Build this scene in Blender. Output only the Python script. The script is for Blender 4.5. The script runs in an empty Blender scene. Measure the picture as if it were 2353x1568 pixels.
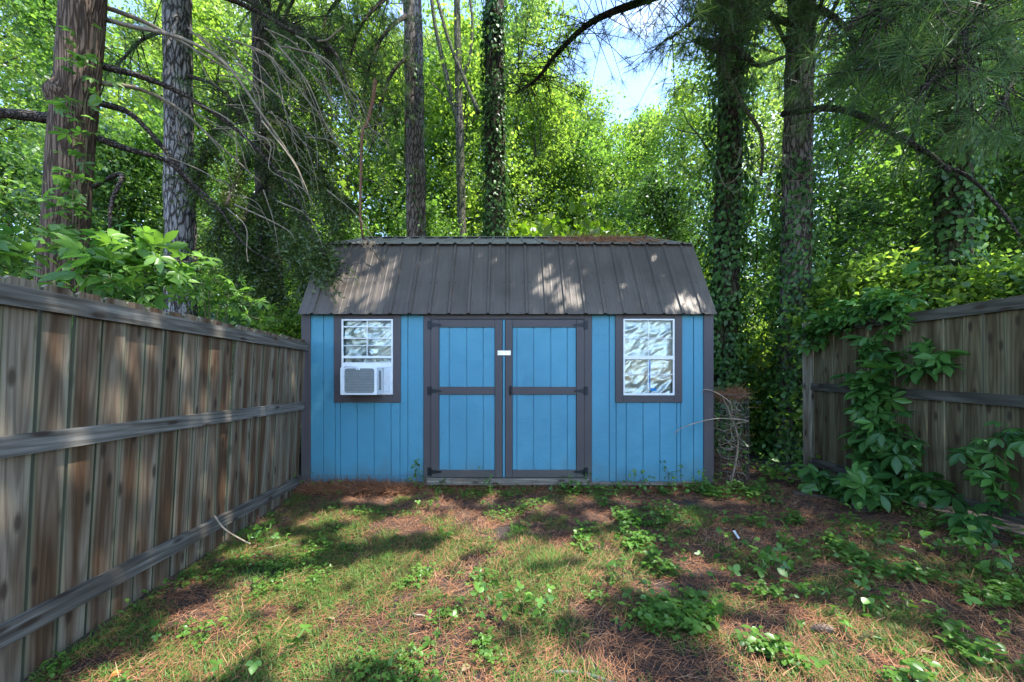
import bpy, math, random
import numpy as np
from mathutils import Vector, Matrix, noise as mnoise

R = math.radians
rng = np.random.default_rng(7)
random.seed(7)
scene = bpy.context.scene
COL = scene.collection

# ---------------------------------------------------------------- camera, sky, sun, exposure
F, CX, HY, CZ = 865.0, 1166.0, 873.0, 1.32          # focal length and principal point, photograph units
cam_data = bpy.data.cameras.new("camera")
cam = bpy.data.objects.new("camera", cam_data)
COL.objects.link(cam)
scene.camera = cam
cam.location = (0, 0, CZ)
cam.rotation_euler = (R(90), 0, 0)
cam_data.sensor_width = 36
cam_data.lens = F / 2353 * 36
cam_data.shift_x = (1176.5 - CX) / 2353
cam_data.shift_y = (HY - 784) / 2353
cam_data.clip_start = 0.05
cam_data.clip_end = 2000

SUN = Vector((0.48, -0.14, 1.0)).normalized()        # direction towards the sun
world = bpy.data.worlds.new("World")
scene.world = world
world.use_nodes = True
wt = world.node_tree
for n in list(wt.nodes):
    wt.nodes.remove(n)
sky = wt.nodes.new("ShaderNodeTexSky")
sky.sky_type = 'NISHITA'
sky.sun_disc = False
sky.sun_elevation = math.asin(SUN.z)
sky.sun_rotation = math.atan2(SUN.x, SUN.y)
sky.air_density = 1.0
sky.dust_density = 0.3
sky.ozone_density = 2.5
tc = wt.nodes.new("ShaderNodeTexCoord")
cl = wt.nodes.new("ShaderNodeTexNoise")
cl.inputs["Scale"].default_value = 3.4
cl.inputs["Detail"].default_value = 7
cl.inputs["Roughness"].default_value = 0.58
rp = wt.nodes.new("ShaderNodeValToRGB")
rp.color_ramp.elements[0].position = 0.54
rp.color_ramp.elements[1].position = 0.72
mx = wt.nodes.new("ShaderNodeMix")
mx.data_type = 'RGBA'
mx.inputs["B"].default_value = (6.0, 6.2, 6.5, 1)
bg = wt.nodes.new("ShaderNodeBackground")
bg.inputs["Strength"].default_value = 0.15
wo = wt.nodes.new("ShaderNodeOutputWorld")
wt.links.new(tc.outputs["Generated"], cl.inputs["Vector"])
wt.links.new(cl.outputs["Fac"], rp.inputs["Fac"])
wt.links.new(rp.outputs["Color"], mx.inputs["Factor"])
wt.links.new(sky.outputs["Color"], mx.inputs["A"])
wt.links.new(mx.outputs["Result"], bg.inputs["Color"])
wt.links.new(bg.outputs["Background"], wo.inputs["Surface"])

sl = bpy.data.lights.new("sun", 'SUN')
sl.energy = 2.75
sl.angle = R(0.53)
sl.color = (1.0, 0.94, 0.84)
so = bpy.data.objects.new("sun", sl)
COL.objects.link(so)
so.rotation_euler = SUN.to_track_quat('Z', 'Y').to_euler()

scene.view_settings.view_transform = 'Standard'
scene.view_settings.look = 'None'
scene.view_settings.gamma = 1.0
scene.view_settings.exposure = 2.3
scene.render.engine = 'CYCLES'
cy = scene.cycles
cy.max_bounces = 7
cy.diffuse_bounces = 4
cy.glossy_bounces = 3
cy.transmission_bounces = 5
cy.transparent_max_bounces = 8
cy.caustics_reflective = False
cy.caustics_refractive = False
cy.sample_clamp_indirect = 8
cy.use_denoising = True


def P(px, py, d):
    return Vector(((px - CX) * d / F, d, CZ + (HY - py) * d / F))


def gz(x, y):
    """height of the ground"""
    x = np.asarray(x, float)
    y = np.asarray(y, float)
    s = np.clip((1.2 - x) / 2.6, 0, 1)
    z = -0.04 * np.clip(4.25 - y, 0, 6) * (0.12 + 0.88 * s)
    z = z + 0.07 * np.clip((x - 2.6) / 1.4, 0, 1) * np.clip((4.6 - y) / 1.5, 0, 1)
    z = z + 0.016 * np.sin(x * 2.3 + 1.1) * np.sin(y * 2.9 + 0.4) + 0.009 * np.sin(x * 6.1 + y * 4.7)
    return z


# ---------------------------------------------------------------- object helpers
def tag(o, label=None, cat=None, group=None, kind=None):
    if label: o["label"] = label
    if cat: o["category"] = cat
    if group: o["group"] = group
    if kind: o["kind"] = kind
    return o


def empty(name, loc, label=None, cat=None, group=None, rz=0.0):
    o = bpy.data.objects.new(name, None)
    COL.objects.link(o)
    o.location = loc
    o.rotation_euler = (0, 0, rz)
    o.empty_display_size = 0.1
    return tag(o, label, cat, group)


def place(name, mesh, parent=None, loc=(0, 0, 0), rot=(0, 0, 0), scale=(1, 1, 1)):
    o = bpy.data.objects.new(name, mesh)
    COL.objects.link(o)
    o.location = loc
    o.rotation_euler = rot
    o.scale = scale
    if parent: o.parent = parent
    return o


def np_mesh(name, V, Fc, mat=None, tint=None, smooth=False):
    """fast mesh: V (n,3), Fc (m,k) or list of such arrays"""
    if not isinstance(Fc, list):
        Fc = [Fc]
    V = np.asarray(V, np.float32)
    me = bpy.data.meshes.new(name)
    me.vertices.add(len(V))
    me.vertices.foreach_set("co", V.ravel())
    tot = sum(f.size for f in Fc)
    cnt = sum(len(f) for f in Fc)
    me.loops.add(tot)
    me.polygons.add(cnt)
    me.loops.foreach_set("vertex_index", np.concatenate([f.ravel() for f in Fc]).astype(np.int32))
    sizes = np.concatenate([np.full(len(f), f.shape[1]) for f in Fc])
    st = np.zeros(cnt, np.int32)
    st[1:] = np.cumsum(sizes)[:-1]
    me.polygons.foreach_set("loop_start", st)
    if smooth:
        me.polygons.foreach_set("use_smooth", np.ones(cnt, bool))
    me.update(calc_edges=True)
    if tint is not None:
        a = me.attributes.new("tint", 'FLOAT', 'POINT')
        a.data.foreach_set("value", np.asarray(tint, np.float32))
    if mat: me.materials.append(mat)
    return me


class MB:
    """collects simple shapes for one mesh"""
    def __init__(s):
        s.v = []; s.f = []

    def poly(s, pts, faces):
        b = len(s.v)
        s.v += [tuple(p) for p in pts]
        s.f += [tuple(b + i for i in f) for f in faces]
        return s

    def box(s, x0, x1, y0, y1, z0, z1):
        p = [(x0, y0, z0), (x1, y0, z0), (x1, y1, z0), (x0, y1, z0), (x0, y0, z1), (x1, y0, z1), (x1, y1, z1), (x0, y1, z1)]
        return s.poly(p, [(0, 3, 2, 1), (4, 5, 6, 7), (0, 1, 5, 4), (1, 2, 6, 5), (2, 3, 7, 6), (3, 0, 4, 7)])

    def cbox(s, x0, x1, y0, y1, z0, z1, c=0.003):
        """box with the four front (low y) edges chamfered"""
        p = [(x0, y1, z0), (x1, y1, z0), (x1, y1, z1), (x0, y1, z1),
             (x0, y0 + c, z0), (x1, y0 + c, z0), (x1, y0 + c, z1), (x0, y0 + c, z1),
             (x0 + c, y0, z0 + c), (x1 - c, y0, z0 + c), (x1 - c, y0, z1 - c), (x0 + c, y0, z1 - c)]
        f = [(0, 3, 2, 1), (8, 9, 10, 11)]
        for a, b in ((0, 1), (1, 2), (2, 3), (3, 0)):
            f.append((a, b, b + 4, a + 4))
            f.append((a + 4, b + 4, b + 8, a + 8))
        return s.poly(p, f)

    def prism(s, outline, y0, y1):
        """outline in (x,z) extruded along y"""
        n = len(outline)
        p = [(x, y0, z) for x, z in outline] + [(x, y1, z) for x, z in outline]
        f = [tuple(range(n)), tuple(range(2 * n - 1, n - 1, -1))]
        f += [(i, i + n, (i + 1) % n + n, (i + 1) % n) for i in range(n)]
        return s.poly(p, f)

    def tube(s, pts, rad, sides=8, wob=0.0, cap=True):
        pts = [Vector(p) for p in pts]
        n = len(pts)
        if not hasattr(rad, '__len__'):
            rad = [rad] * n
        b = len(s.v)
        t = (pts[1] - pts[0]).normalized()
        u = t.orthogonal().normalized()
        for i in range(n):
            if i == 0: t = pts[1] - pts[0]
            elif i == n - 1: t = pts[-1] - pts[-2]
            else: t = pts[i + 1] - pts[i - 1]
            t.normalize()
            u = (u - t * u.dot(t)).normalized()
            w = t.cross(u)
            for k in range(sides):
                a = 2 * math.pi * k / sides
                r = rad[i]
                dirv = u * math.cos(a) + w * math.sin(a)
                if wob:
                    q = pts[i] + dirv * r
                    r *= 1 + wob * mnoise.noise((q.x * 5, q.y * 5, q.z * 1.3)) + wob * .6 * mnoise.noise((q.x * 17, q.y * 17, q.z * 4)) + wob * .55 * (.5 - 2 * abs(mnoise.noise((q.x * 14 + 5, q.y * 14, q.z * 3.5))))
                s.v.append(tuple(pts[i] + dirv * r))
        for i in range(n - 1):
            for k in range(sides):
                k2 = (k + 1) % sides
                s.f.append((b + i * sides + k, b + i * sides + k2, b + (i + 1) * sides + k2, b + (i + 1) * sides + k))
        if cap:
            s.f.append(tuple(b + k for k in reversed(range(sides))))
            s.f.append(tuple(b + (n - 1) * sides + k for k in range(sides)))
        return s

    def mesh(s, name, mat, smooth=False):
        me = bpy.data.meshes.new(name)
        me.from_pydata(s.v, [], s.f)
        if smooth:
            me.polygons.foreach_set("use_smooth", np.ones(len(me.polygons), bool))
        me.update()
        if mat: me.materials.append(mat)
        return me

    def build(s, name, mat, parent=None, smooth=False, loc=(0, 0, 0), rot=(0, 0, 0)):
        return place(name, s.mesh(name, mat, smooth), parent, loc, rot)


def smooth_path(pts, n=6):
    pts = [Vector(p) for p in pts]
    if len(pts) < 3:
        return [pts[0].lerp(pts[-1], i / n) for i in range(n + 1)]
    out = []
    ext = [pts[0] * 2 - pts[1]] + pts + [pts[-1] * 2 - pts[-2]]
    for i in range(1, len(ext) - 2):
        a, b, c, d = ext[i - 1:i + 3]
        for k in range(n):
            t = k / n
            out.append(0.5 * ((2 * b) + (c - a) * t + (2 * a - 5 * b + 4 * c - d) * t * t + (3 * b - a - 3 * c + d) * t ** 3))
    out.append(pts[-1])
    return out


# ---------------------------------------------------------------- materials
class N:
    def __init__(s, name):
        s.m = bpy.data.materials.new(name)
        s.m.use_nodes = True
        s.t = s.m.node_tree
        for n in list(s.t.nodes): s.t.nodes.remove(n)
        s.out = s.t.nodes.new("ShaderNodeOutputMaterial")

    def n(s, typ, **kw):
        nd = s.t.nodes.new("ShaderNode" + typ)
        for k, v in kw.items():
            if hasattr(nd, k) and k not in ("Scale",):
                try:
                    setattr(nd, k, v); continue
                except Exception:
                    pass
            s.set(nd, k.replace("_", " "), v)
        return nd

    def set(s, nd, key, v):
        i = nd.inputs[key]
        if isinstance(v, bpy.types.NodeSocket): s.t.links.new(v, i)
        else: i.default_value = v

    def noise(s, vec, scale=5.0, detail=4.0, rough=0.55, dist=0.0):
        nd = s.n("TexNoise")
        s.set(nd, "Vector", vec)
        s.set(nd, "Scale", scale); s.set(nd, "Detail", detail); s.set(nd, "Roughness", rough); s.set(nd, "Distortion", dist)
        return nd.outputs["Fac"]

    def ramp(s, fac, stops, interp='LINEAR'):
        nd = s.n("ValToRGB")
        cr = nd.color_ramp
        cr.interpolation = interp
        while len(cr.elements) < len(stops): cr.elements.new(0.5)
        for e, (p, c) in zip(cr.elements, stops):
            e.position = p
            e.color = (c, c, c, 1) if isinstance(c, (int, float)) else (*c, 1)
        s.set(nd, "Fac", fac)
        return nd.outputs["Color"]

    def mix(s, f, a, b, mode='MIX'):
        nd = s.n("Mix")
        nd.data_type = 'RGBA'
        nd.blend_type = mode
        s.set(nd, "Factor", f)
        for k, v in (("A", a), ("B", b)):
            if isinstance(v, tuple) and len(v) == 3: v = (*v, 1)
            s.set(nd, k, v)
        return nd.outputs["Result"]

    def math(s, op, a, b=0.0):
        nd = s.n("Math")
        nd.operation = op
        for i, v in enumerate((a, b)):
            if isinstance(v, bpy.types.NodeSocket): s.t.links.new(v, nd.inputs[i])
            else: nd.inputs[i].default_value = v
        return nd.outputs[0]

    def coords(s, scale=(1, 1, 1), rand=True):
        tcn = s.n("TexCoord")
        mp = s.n("Mapping")
        s.t.links.new(tcn.outputs["Object"], mp.inputs["Vector"])
        if rand:
            oi = s.n("ObjectInfo")
            cmb = s.n("CombineXYZ")
            k = s.math('MULTIPLY', oi.outputs["Random"], 37.0)
            for i in range(3): s.t.links.new(k, cmb.inputs[i])
            ad = s.n("VectorMath")
            ad.operation = 'ADD'
            s.t.links.new(tcn.outputs["Object"], ad.inputs[0])
            s.t.links.new(cmb.outputs[0], ad.inputs[1])
            s.t.links.new(ad.outputs[0], mp.inputs["Vector"])
        mp.inputs["Scale"].default_value = scale
        return mp.outputs["Vector"]

    def random(s):
        return s.n("ObjectInfo").outputs["Random"]

    def attr(s, name="tint"):
        a = s.n("Attribute")
        a.attribute_name = name
        return a.outputs["Fac"]

    def bump(s, h, strength=0.4, dist=0.01):
        b = s.n("Bump")
        s.set(b, "Height", h); s.set(b, "Strength", strength); s.set(b, "Distance", dist)
        return b.outputs["Normal"]

    def principled(s, color, rough=0.6, metal=0.0, normal=None, spec=0.3):
        p = s.n("BsdfPrincipled")
        if isinstance(color, tuple) and len(color) == 3: color = (*color, 1)
        s.set(p, "Base Color", color)
        s.set(p, "Roughness", rough); s.set(p, "Metallic", metal)
        s.set(p, "Specular IOR Level", spec)
        if normal: s.set(p, "Normal", normal)
        s.t.links.new(p.outputs[0], s.out.inputs["Surface"])
        return s.m


def mat_leaf(name, dark, light, trans=0.42, gloss=0.05, tr_gain=1.9, by_object=False, bright=1.0):
    m = N(name)
    f = m.random() if by_object else m.attr()
    c = m.ramp(f, [(0.0, dark), (0.75, light), (1.0, tuple(min(1, q * 1.35) for q in light))])
    g = m.mix(1.0, c, (tr_gain * 0.95, tr_gain, tr_gain * 0.62), 'MULTIPLY')
    d = m.n("BsdfDiffuse"); m.set(d, "Color", c)
    t = m.n("BsdfTranslucent"); m.set(t, "Color", g)
    x = m.n("MixShader"); m.set(x, 0, trans)
    m.t.links.new(d.outputs[0], x.inputs[1]); m.t.links.new(t.outputs[0], x.inputs[2])
    gl = m.n("BsdfGlossy"); m.set(gl, "Roughness", 0.38); m.set(gl, "Color", (0.9, 0.95, 1, 1))
    y = m.n("MixShader"); m.set(y, 0, gloss)
    m.t.links.new(x.outputs[0], y.inputs[1]); m.t.links.new(gl.outputs[0], y.inputs[2])
    m.t.links.new(y.outputs[0], m.out.inputs["Surface"])
    return m.m


def mat_wood(name, axis, base, brown, pale, moss=0.0, half=0.07, seed=0):
    """weathered timber; axis = grain direction"""
    m = N(name)
    if axis == 'z': s1, s2, s3 = (125, 125, 1.5), (9, 9, 0.9), (1, 1, 0.055)
    else: s1, s2, s3 = (1.3, 80, 150), (1.6, 26, 34), (0.06, 1, 1)
    fine = m.noise(m.coords(s1), 1.0, 4, 0.6)
    broad = m.noise(m.coords(s2), 1.0, 2, 0.5, 0.4)
    cloud = m.noise(m.coords((5, 5, 2.2) if axis == 'z' else (2.2, 5, 5)), 1.0, 3, 0.55)
    tco = m.n("TexCoord"); sep = m.n("SeparateXYZ"); cmb = m.n("CombineXYZ"); cmk = m.n("CombineXYZ")
    m.t.links.new(tco.outputs["Object"], sep.inputs[0])
    rnd = m.random()
    across, along = (sep.outputs[0], sep.outputs[2]) if axis == 'z' else (sep.outputs[2], sep.outputs[0])
    off = m.math('SUBTRACT', m.math('FRACT', m.math('MULTIPLY', rnd, 13.7)), 0.5)
    m.t.links.new(m.math('ADD', across, m.math('MULTIPLY', off, 0.06)), cmb.inputs[0])
    m.t.links.new(m.math('MULTIPLY', m.math('SUBTRACT', along, m.math('MULTIPLY', m.math('FRACT', m.math('MULTIPLY', rnd, 5.1)), 2.2)), 0.055), cmb.inputs[2])
    w = m.n("TexWave")
    w.wave_type = 'RINGS'; w.rings_direction = 'SPHERICAL'
    m.set(w, "Vector", cmb.outputs[0]); m.set(w, "Scale", 13.0); m.set(w, "Distortion", 2.0); m.set(w, "Detail", 2.0); m.set(w, "Detail Scale", 2.5)
    m.t.links.new(m.math('ADD', m.math('MULTIPLY', across, 8.0), m.math('MULTIPLY', rnd, 91.0)), cmk.inputs[0])
    m.t.links.new(m.math('ADD', m.math('MULTIPLY', along, 2.7), m.math('MULTIPLY', rnd, 57.0)), cmk.inputs[1])
    vo = m.n("TexVoronoi")
    vo.voronoi_dimensions = '2D'
    m.set(vo, "Vector", cmk.outputs[0]); m.set(vo, "Scale", 0.8); m.set(vo, "Randomness", 1.0)
    knot = m.ramp(vo.outputs["Distance"], [(0.055, 1.0), (0.13, 0.0)])
    tone = m.random()
    if moss:
        sx = m.n("SeparateXYZ"); tcn = m.n("TexCoord")
        m.t.links.new(tcn.outputs["Object"], sx.inputs[0])
        ax = m.math('DIVIDE', m.math('ABSOLUTE', m.math('ADD', sx.outputs[0], m.math('MULTIPLY', m.math('SUBTRACT', tone, 0.5), 0.05))), half)
        heart = m.math('ADD', m.math('MULTIPLY', ax, 0.17), m.math('MULTIPLY', broad, 0.70))
    else:
        heart = m.math('ADD', m.math('MULTIPLY', broad, 0.72), 0.12)
    c = m.ramp(m.math('ADD', heart, m.math('MULTIPLY', m.math('FRACT', m.math('MULTIPLY', tone, 7.3)), 0.16)), [(0.38, brown), (0.50, base), (0.64, pale)])
    c = m.mix(m.math('MULTIPLY', m.ramp(w.outputs["Fac"], [(0.40, 0.0), (0.95, 1.0)]), 0.42), c, tuple(q * 0.5 for q in brown))
    c = m.mix(m.ramp(cloud, [(0.35, 0.30), (0.52, 0.0)]), c, tuple(q * 0.55 for q in brown))
    c = m.mix(m.ramp(fine, [(0.34, 0.50), (0.50, 0.0)]), c, tuple(q * 0.40 for q in base))
    c = m.mix(m.ramp(fine, [(0.56, 0.0), (0.75, 0.22)]), c, tuple(min(1, q * 1.2) for q in pale))
    c = m.mix(m.math('MULTIPLY', knot, 0.8), c, (0.035, 0.022, 0.015))
    if moss:
        ax = m.math('ABSOLUTE', sx.outputs[0])
        gap_dark = m.ramp(ax, [(half * 0.90, 0.0), (half * 0.95, 0.9)])
        e = m.n("MapRange")
        m.set(e, "Value", ax); m.set(e, "From Min", half * 0.70); m.set(e, "From Max", half * 0.98)
        k = m.math('MULTIPLY', e.outputs[0], m.math('MULTIPLY', cloud, moss))
        c = m.mix(k, c, (0.22, 0.25, 0.15))
        c = m.mix(gap_dark, c, (0.028, 0.030, 0.020))  # dark algae line that also paints in the dark gap between boards
    h = m.math('ADD', m.math('MULTIPLY', fine, 0.8), m.math('MULTIPLY', w.outputs["Fac"], 0.25))
    return m.principled(c, 0.85, 0.0, m.bump(h, 0.5, 0.005), 0.2)


def mat_bark(name, base, dark, pale, sc=(9, 9, 2.2), green=0.0):
    m = N(name)
    v = m.coords(sc)
    nz = m.noise(v, 1.0, 5, 0.65, 0.8)
    dn = m.n("VectorMath"); dn.operation = 'ADD'
    cb = m.n("CombineXYZ")
    for i in range(3): m.t.links.new(nz, cb.inputs[i])
    m.t.links.new(v, dn.inputs[0]); m.t.links.new(cb.outputs[0], dn.inputs[1])
    vo = m.n("TexVoronoi"); vo.feature = 'DISTANCE_TO_EDGE'
    m.set(vo, "Vector", dn.outputs[0]); m.set(vo, "Scale", 1.6)
    crack = m.ramp(vo.outputs["Distance"], [(0.0, 0.0), (0.16, 1.0)])
    big = m.noise(m.coords((2, 2, 0.8)), 1.0, 3, 0.5)
    c = m.ramp(m.noise(m.coords(tuple(q * 3 for q in sc)), 1.0, 4, 0.6), [(0.3, base), (0.7, pale)])
    c = m.mix(m.ramp(big, [(0.4, 0.0), (0.65, 0.5)]), c, tuple(q * 0.6 for q in base))
    c = m.mix(crack, dark, c)
    if green: c = m.mix(m.ramp(big, [(0.45, green), (0.6, 0.0)]), c, (0.05, 0.07, 0.02))
    h = m.math('ADD', m.math('MULTIPLY', crack, 1.0), m.math('MULTIPLY', nz, 0.5))
    return m.principled(c, 0.9, 0.0, m.bump(h, 0.9, 0.03), 0.15)


def mat_paint(name, col, rough=0.55, ripple=0.35, dirt=(0.05, 0.05, 0.045), dirt_amt=0.25, var=0.12):
    m = N(name)
    rip = m.noise(m.coords((26, 26, 150)), 1.0, 3, 0.6, 0.35)
    patch = m.noise(m.coords((6, 6, 9)), 1.0, 3, 0.5)
    big = m.noise(m.coords((1.3, 1.3, 0.9), False), 1.0, 4, 0.6)
    c = m.mix(m.ramp(big, [(0.3, 0.0), (0.75, 1.0)]), tuple(q * (1 - var) for q in col), tuple(min(1, q * (1 + var)) for q in col))
    c = m.mix(m.ramp(m.noise(m.coords((14, 14, 5)), 1.0, 6, 0.7), [(0.60, 0.0), (0.78, dirt_amt)]), c, dirt)
    sxz = m.n("SeparateXYZ"); tcz = m.n("TexCoord")
    m.t.links.new(tcz.outputs["Object"], sxz.inputs[0])
    zz = m.math('SUBTRACT', m.math('MULTIPLY', m.noise(m.coords((5, 5, 3), False), 1.0, 5, 0.65), 0.75), sxz.outputs[2])
    c = m.mix(m.ramp(zz, [(0.0, 0.0), (0.42, 0.5)]), c, (0.10, 0.115, 0.085))
    h = m.math('MULTIPLY', rip, m.ramp(patch, [(0.4, 0.1), (0.62, 1.0)]))
    return m.principled(c, rough, 0.0, m.bump(h, ripple, 0.006), 0.35)


def mat_plain(name, col, rough=0.5, metal=0.0, var=0.15, bump=0.0, spec=0.4, sc=18):
    m = N(name)
    f = m.noise(m.coords((sc, sc, sc)), 1.0, 5, 0.6)
    c = m.ramp(f, [(0.3, tuple(q * (1 - var) for q in col)), (0.7, tuple(min(1, q * (1 + var)) for q in col))])
    return m.principled(c, rough, metal, m.bump(f, bump, 0.004) if bump else None, spec)


M = {}
M['blue'] = mat_paint("blue_paint", (0.066, 0.252, 0.365), 0.5, 0.7)
M['trim'] = mat_paint("dark_trim_paint", (0.068, 0.060, 0.066), 0.55, 0.3, (0.12, 0.11, 0.1), 0.2)
M['white'] = mat_plain("white_vinyl", (0.72, 0.74, 0.76), 0.4, 0, 0.06)
M['ac_white'] = mat_plain("air_conditioner_enamel", (0.66, 0.70, 0.74), 0.42, 0, 0.08)
M['ac_grey'] = mat_plain("condenser_grey", (0.19, 0.22, 0.23), 0.5, 0.3, 0.12)
M['dark'] = mat_plain("dark_void", (0.015, 0.015, 0.015), 0.9)
M['black_iron'] = mat_plain("black_hinge_iron", (0.012, 0.016, 0.022), 0.45, 0.4)
M['steel'] = mat_plain("zinc_plate", (0.60, 0.61, 0.60), 0.35, 0.7)
M['screw'] = mat_plain("screw_head", (0.03, 0.03, 0.03), 0.5, 0.4)
M['tape'] = mat_plain("blue_tape", (0.01, 0.16, 0.42), 0.6)
M['skid'] = mat_wood("grey_floor_timber", 'x', (0.20, 0.18, 0.15), (0.13, 0.10, 0.07), (0.30, 0.28, 0.24))
M['board'] = mat_wood("fence_board_wood", 'z', (0.172, 0.128, 0.089), (0.090, 0.050, 0.027), (0.258, 0.216, 0.164), 1.0)
M['board_dark'] = mat_wood("shade_darkened_fence_board_wood", 'z', (0.110, 0.088, 0.046), (0.064, 0.042, 0.022), (0.168, 0.142, 0.082), 0.45)  # darker, greener copy of the board wood with shade put into its colour
M['rail'] = mat_wood("fence_rail_wood", 'x', (0.128, 0.118, 0.104), (0.070, 0.058, 0.046), (0.215, 0.205, 0.188))
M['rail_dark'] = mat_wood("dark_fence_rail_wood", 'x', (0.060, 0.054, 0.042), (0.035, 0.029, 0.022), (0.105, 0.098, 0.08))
M['post'] = mat_wood("fence_post_wood", 'z', (0.23, 0.20, 0.15), (0.13, 0.085, 0.055), (0.32, 0.29, 0.23), 0.6)
M['wire'] = mat_plain("rusty_wire", (0.13, 0.115, 0.105), 0.6, 0.5, 0.3)
M['twig'] = mat_plain("dry_twig", (0.34, 0.27, 0.20), 0.85, 0, 0.35, 0.4)
M['deadwood'] = mat_plain("dead_branch", (0.20, 0.17, 0.13), 0.9, 0, 0.35, 0.6, 0.15, 30)
M['limb'] = mat_bark("limb_bark", (0.085, 0.068, 0.058), (0.025, 0.02, 0.018), (0.15, 0.125, 0.11), (22, 22, 22))
M['lichen_limb'] = mat_bark("lichen_limb_bark", (0.14, 0.13, 0.08), (0.05, 0.04, 0.03), (0.24, 0.23, 0.14), (22, 22, 22))
M['bark_brown'] = mat_bark("brown_bark", (0.140, 0.094, 0.068), (0.075, 0.050, 0.036), (0.21, 0.152, 0.115), (26, 26, 1.6))
M['bark_grey'] = mat_bark("grey_pine_bark", (0.20, 0.185, 0.18), (0.032, 0.027, 0.024), (0.35, 0.335, 0.335), (13, 13, 3.0))
M['bark_pine'] = mat_bark("pine_bark", (0.21, 0.172, 0.150), (0.050, 0.036, 0.030), (0.33, 0.285, 0.26), (10, 10, 2.6))
M['bark_dark'] = mat_bark("dark_bark", (0.085, 0.064, 0.051), (0.022, 0.017, 0.014), (0.135, 0.105, 0.085), (10, 10, 3), 0.5)
M['bark_far'] = mat_bark("woodland_bark", (0.13, 0.11, 0.09), (0.04, 0.032, 0.026), (0.21, 0.185, 0.155), (10, 10, 3), 0.6)
M['leaf_wood'] = mat_leaf("woodland_leaf", (0.060, 0.115, 0.022), (0.195, 0.285, 0.044), 0.52, 0.02, 2.4)
M['leaf_wood2'] = mat_leaf("pale_woodland_leaf", (0.065, 0.120, 0.030), (0.205, 0.280, 0.070), 0.5, 0.03, 2.3)
M['leaf_wood3'] = mat_leaf("mid_woodland_leaf", (0.038, 0.088, 0.022), (0.130, 0.230, 0.042), 0.48, 0.03, 2.3)
M['leaf_deep'] = mat_leaf("deep_green_leaf", (0.028, 0.072, 0.024), (0.080, 0.155, 0.036), 0.42, 0.03, 1.9)
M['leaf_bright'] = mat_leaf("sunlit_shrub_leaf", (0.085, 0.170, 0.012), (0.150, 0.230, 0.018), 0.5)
M['leaf_ivy'] = mat_leaf("ivy_leaf", (0.030, 0.085, 0.024), (0.090, 0.190, 0.046), 0.25, 0.025)
M['leaf_cedar'] = mat_leaf("cedar_spray", (0.032, 0.062, 0.018), (0.075, 0.110, 0.030), 0.3, 0.03)
M['leaf_pine'] = mat_leaf("pine_needle", (0.040, 0.090, 0.030), (0.090, 0.160, 0.050), 0.3, 0.025, 1.4)
M['leaf_big'] = mat_leaf("broad_shrub_leaf", (0.048, 0.125, 0.028), (0.125, 0.240, 0.040), 0.42, 0.025, 1.7, True)
M['leaf_vine'] = mat_leaf("creeper_leaf", (0.034, 0.105, 0.028), (0.085, 0.205, 0.042), 0.35, 0.025, 1.6, True)
M['leaf_weed'] = mat_leaf("weed_leaf", (0.050, 0.130, 0.025), (0.115, 0.235, 0.040), 0.35, 0.025, 1.6, True)
M['leaf_cover'] = mat_leaf("ground_cover_leaf", (0.045, 0.120, 0.022), (0.115, 0.225, 0.038), 0.35, 0.025)
M['grass'] = mat_leaf("grass_blade", (0.055, 0.130, 0.026), (0.120, 0.215, 0.048), 0.3, 0.008, 1.4)
M['stem'] = mat_plain("green_brown_stem", (0.085, 0.075, 0.035), 0.8)


def mat_straw():
    m = N("pine_straw")
    c = m.ramp(m.attr(), [(0.0, (0.110, 0.058, 0.036)), (0.45, (0.260, 0.112, 0.054)), (0.8, (0.355, 0.180, 0.094)), (1.0, (0.45, 0.29, 0.17))])
    return m.principled(c, 0.75, 0, None, 0.25)


def mat_ground():
    m = N("forest_floor")
    a = m.noise(m.coords((1.1, 1.1, 1.1), False), 1.0, 5, 0.6)
    b = m.noise(m.coords((45, 45, 45), False), 1.0, 6, 0.75, 1.2)
    e = m.noise(m.coords((9, 9, 9), False), 1.0, 5, 0.65, 0.6)
    c = m.ramp(b, [(0.28, (0.105, 0.066, 0.044)), (0.5, (0.235, 0.140, 0.088)), (0.72, (0.38, 0.255, 0.17))])
    c = m.mix(m.ramp(a, [(0.34, 0.5), (0.46, 0.0)]), c, (0.080, 0.058, 0.046))
    c = m.mix(m.ramp(e, [(0.55, 0.0), (0.72, 0.5)]), c, (0.075, 0.085, 0.028))
    tcn = m.n("TexCoord")
    for px_, py_, rr_ in ((1.02, 2.42, .26), (1.30, 2.02, .24)):      # damp bare soil
        vm = m.n("VectorMath"); vm.operation = 'DISTANCE'
        m.t.links.new(tcn.outputs["Object"], vm.inputs[0]); vm.inputs[1].default_value = (px_, py_, 0)
        dd = m.math('ADD', m.math('DIVIDE', vm.outputs["Value"], rr_), m.math('MULTIPLY', e, 1.2))
        c = m.mix(m.ramp(dd, [(1.0, 0.9), (1.5, 0.0)]), c, (0.055, 0.043, 0.040))
    return m.principled(c, 0.92, 0, m.bump(b, 0.8, 0.02), 0.15)


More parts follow.
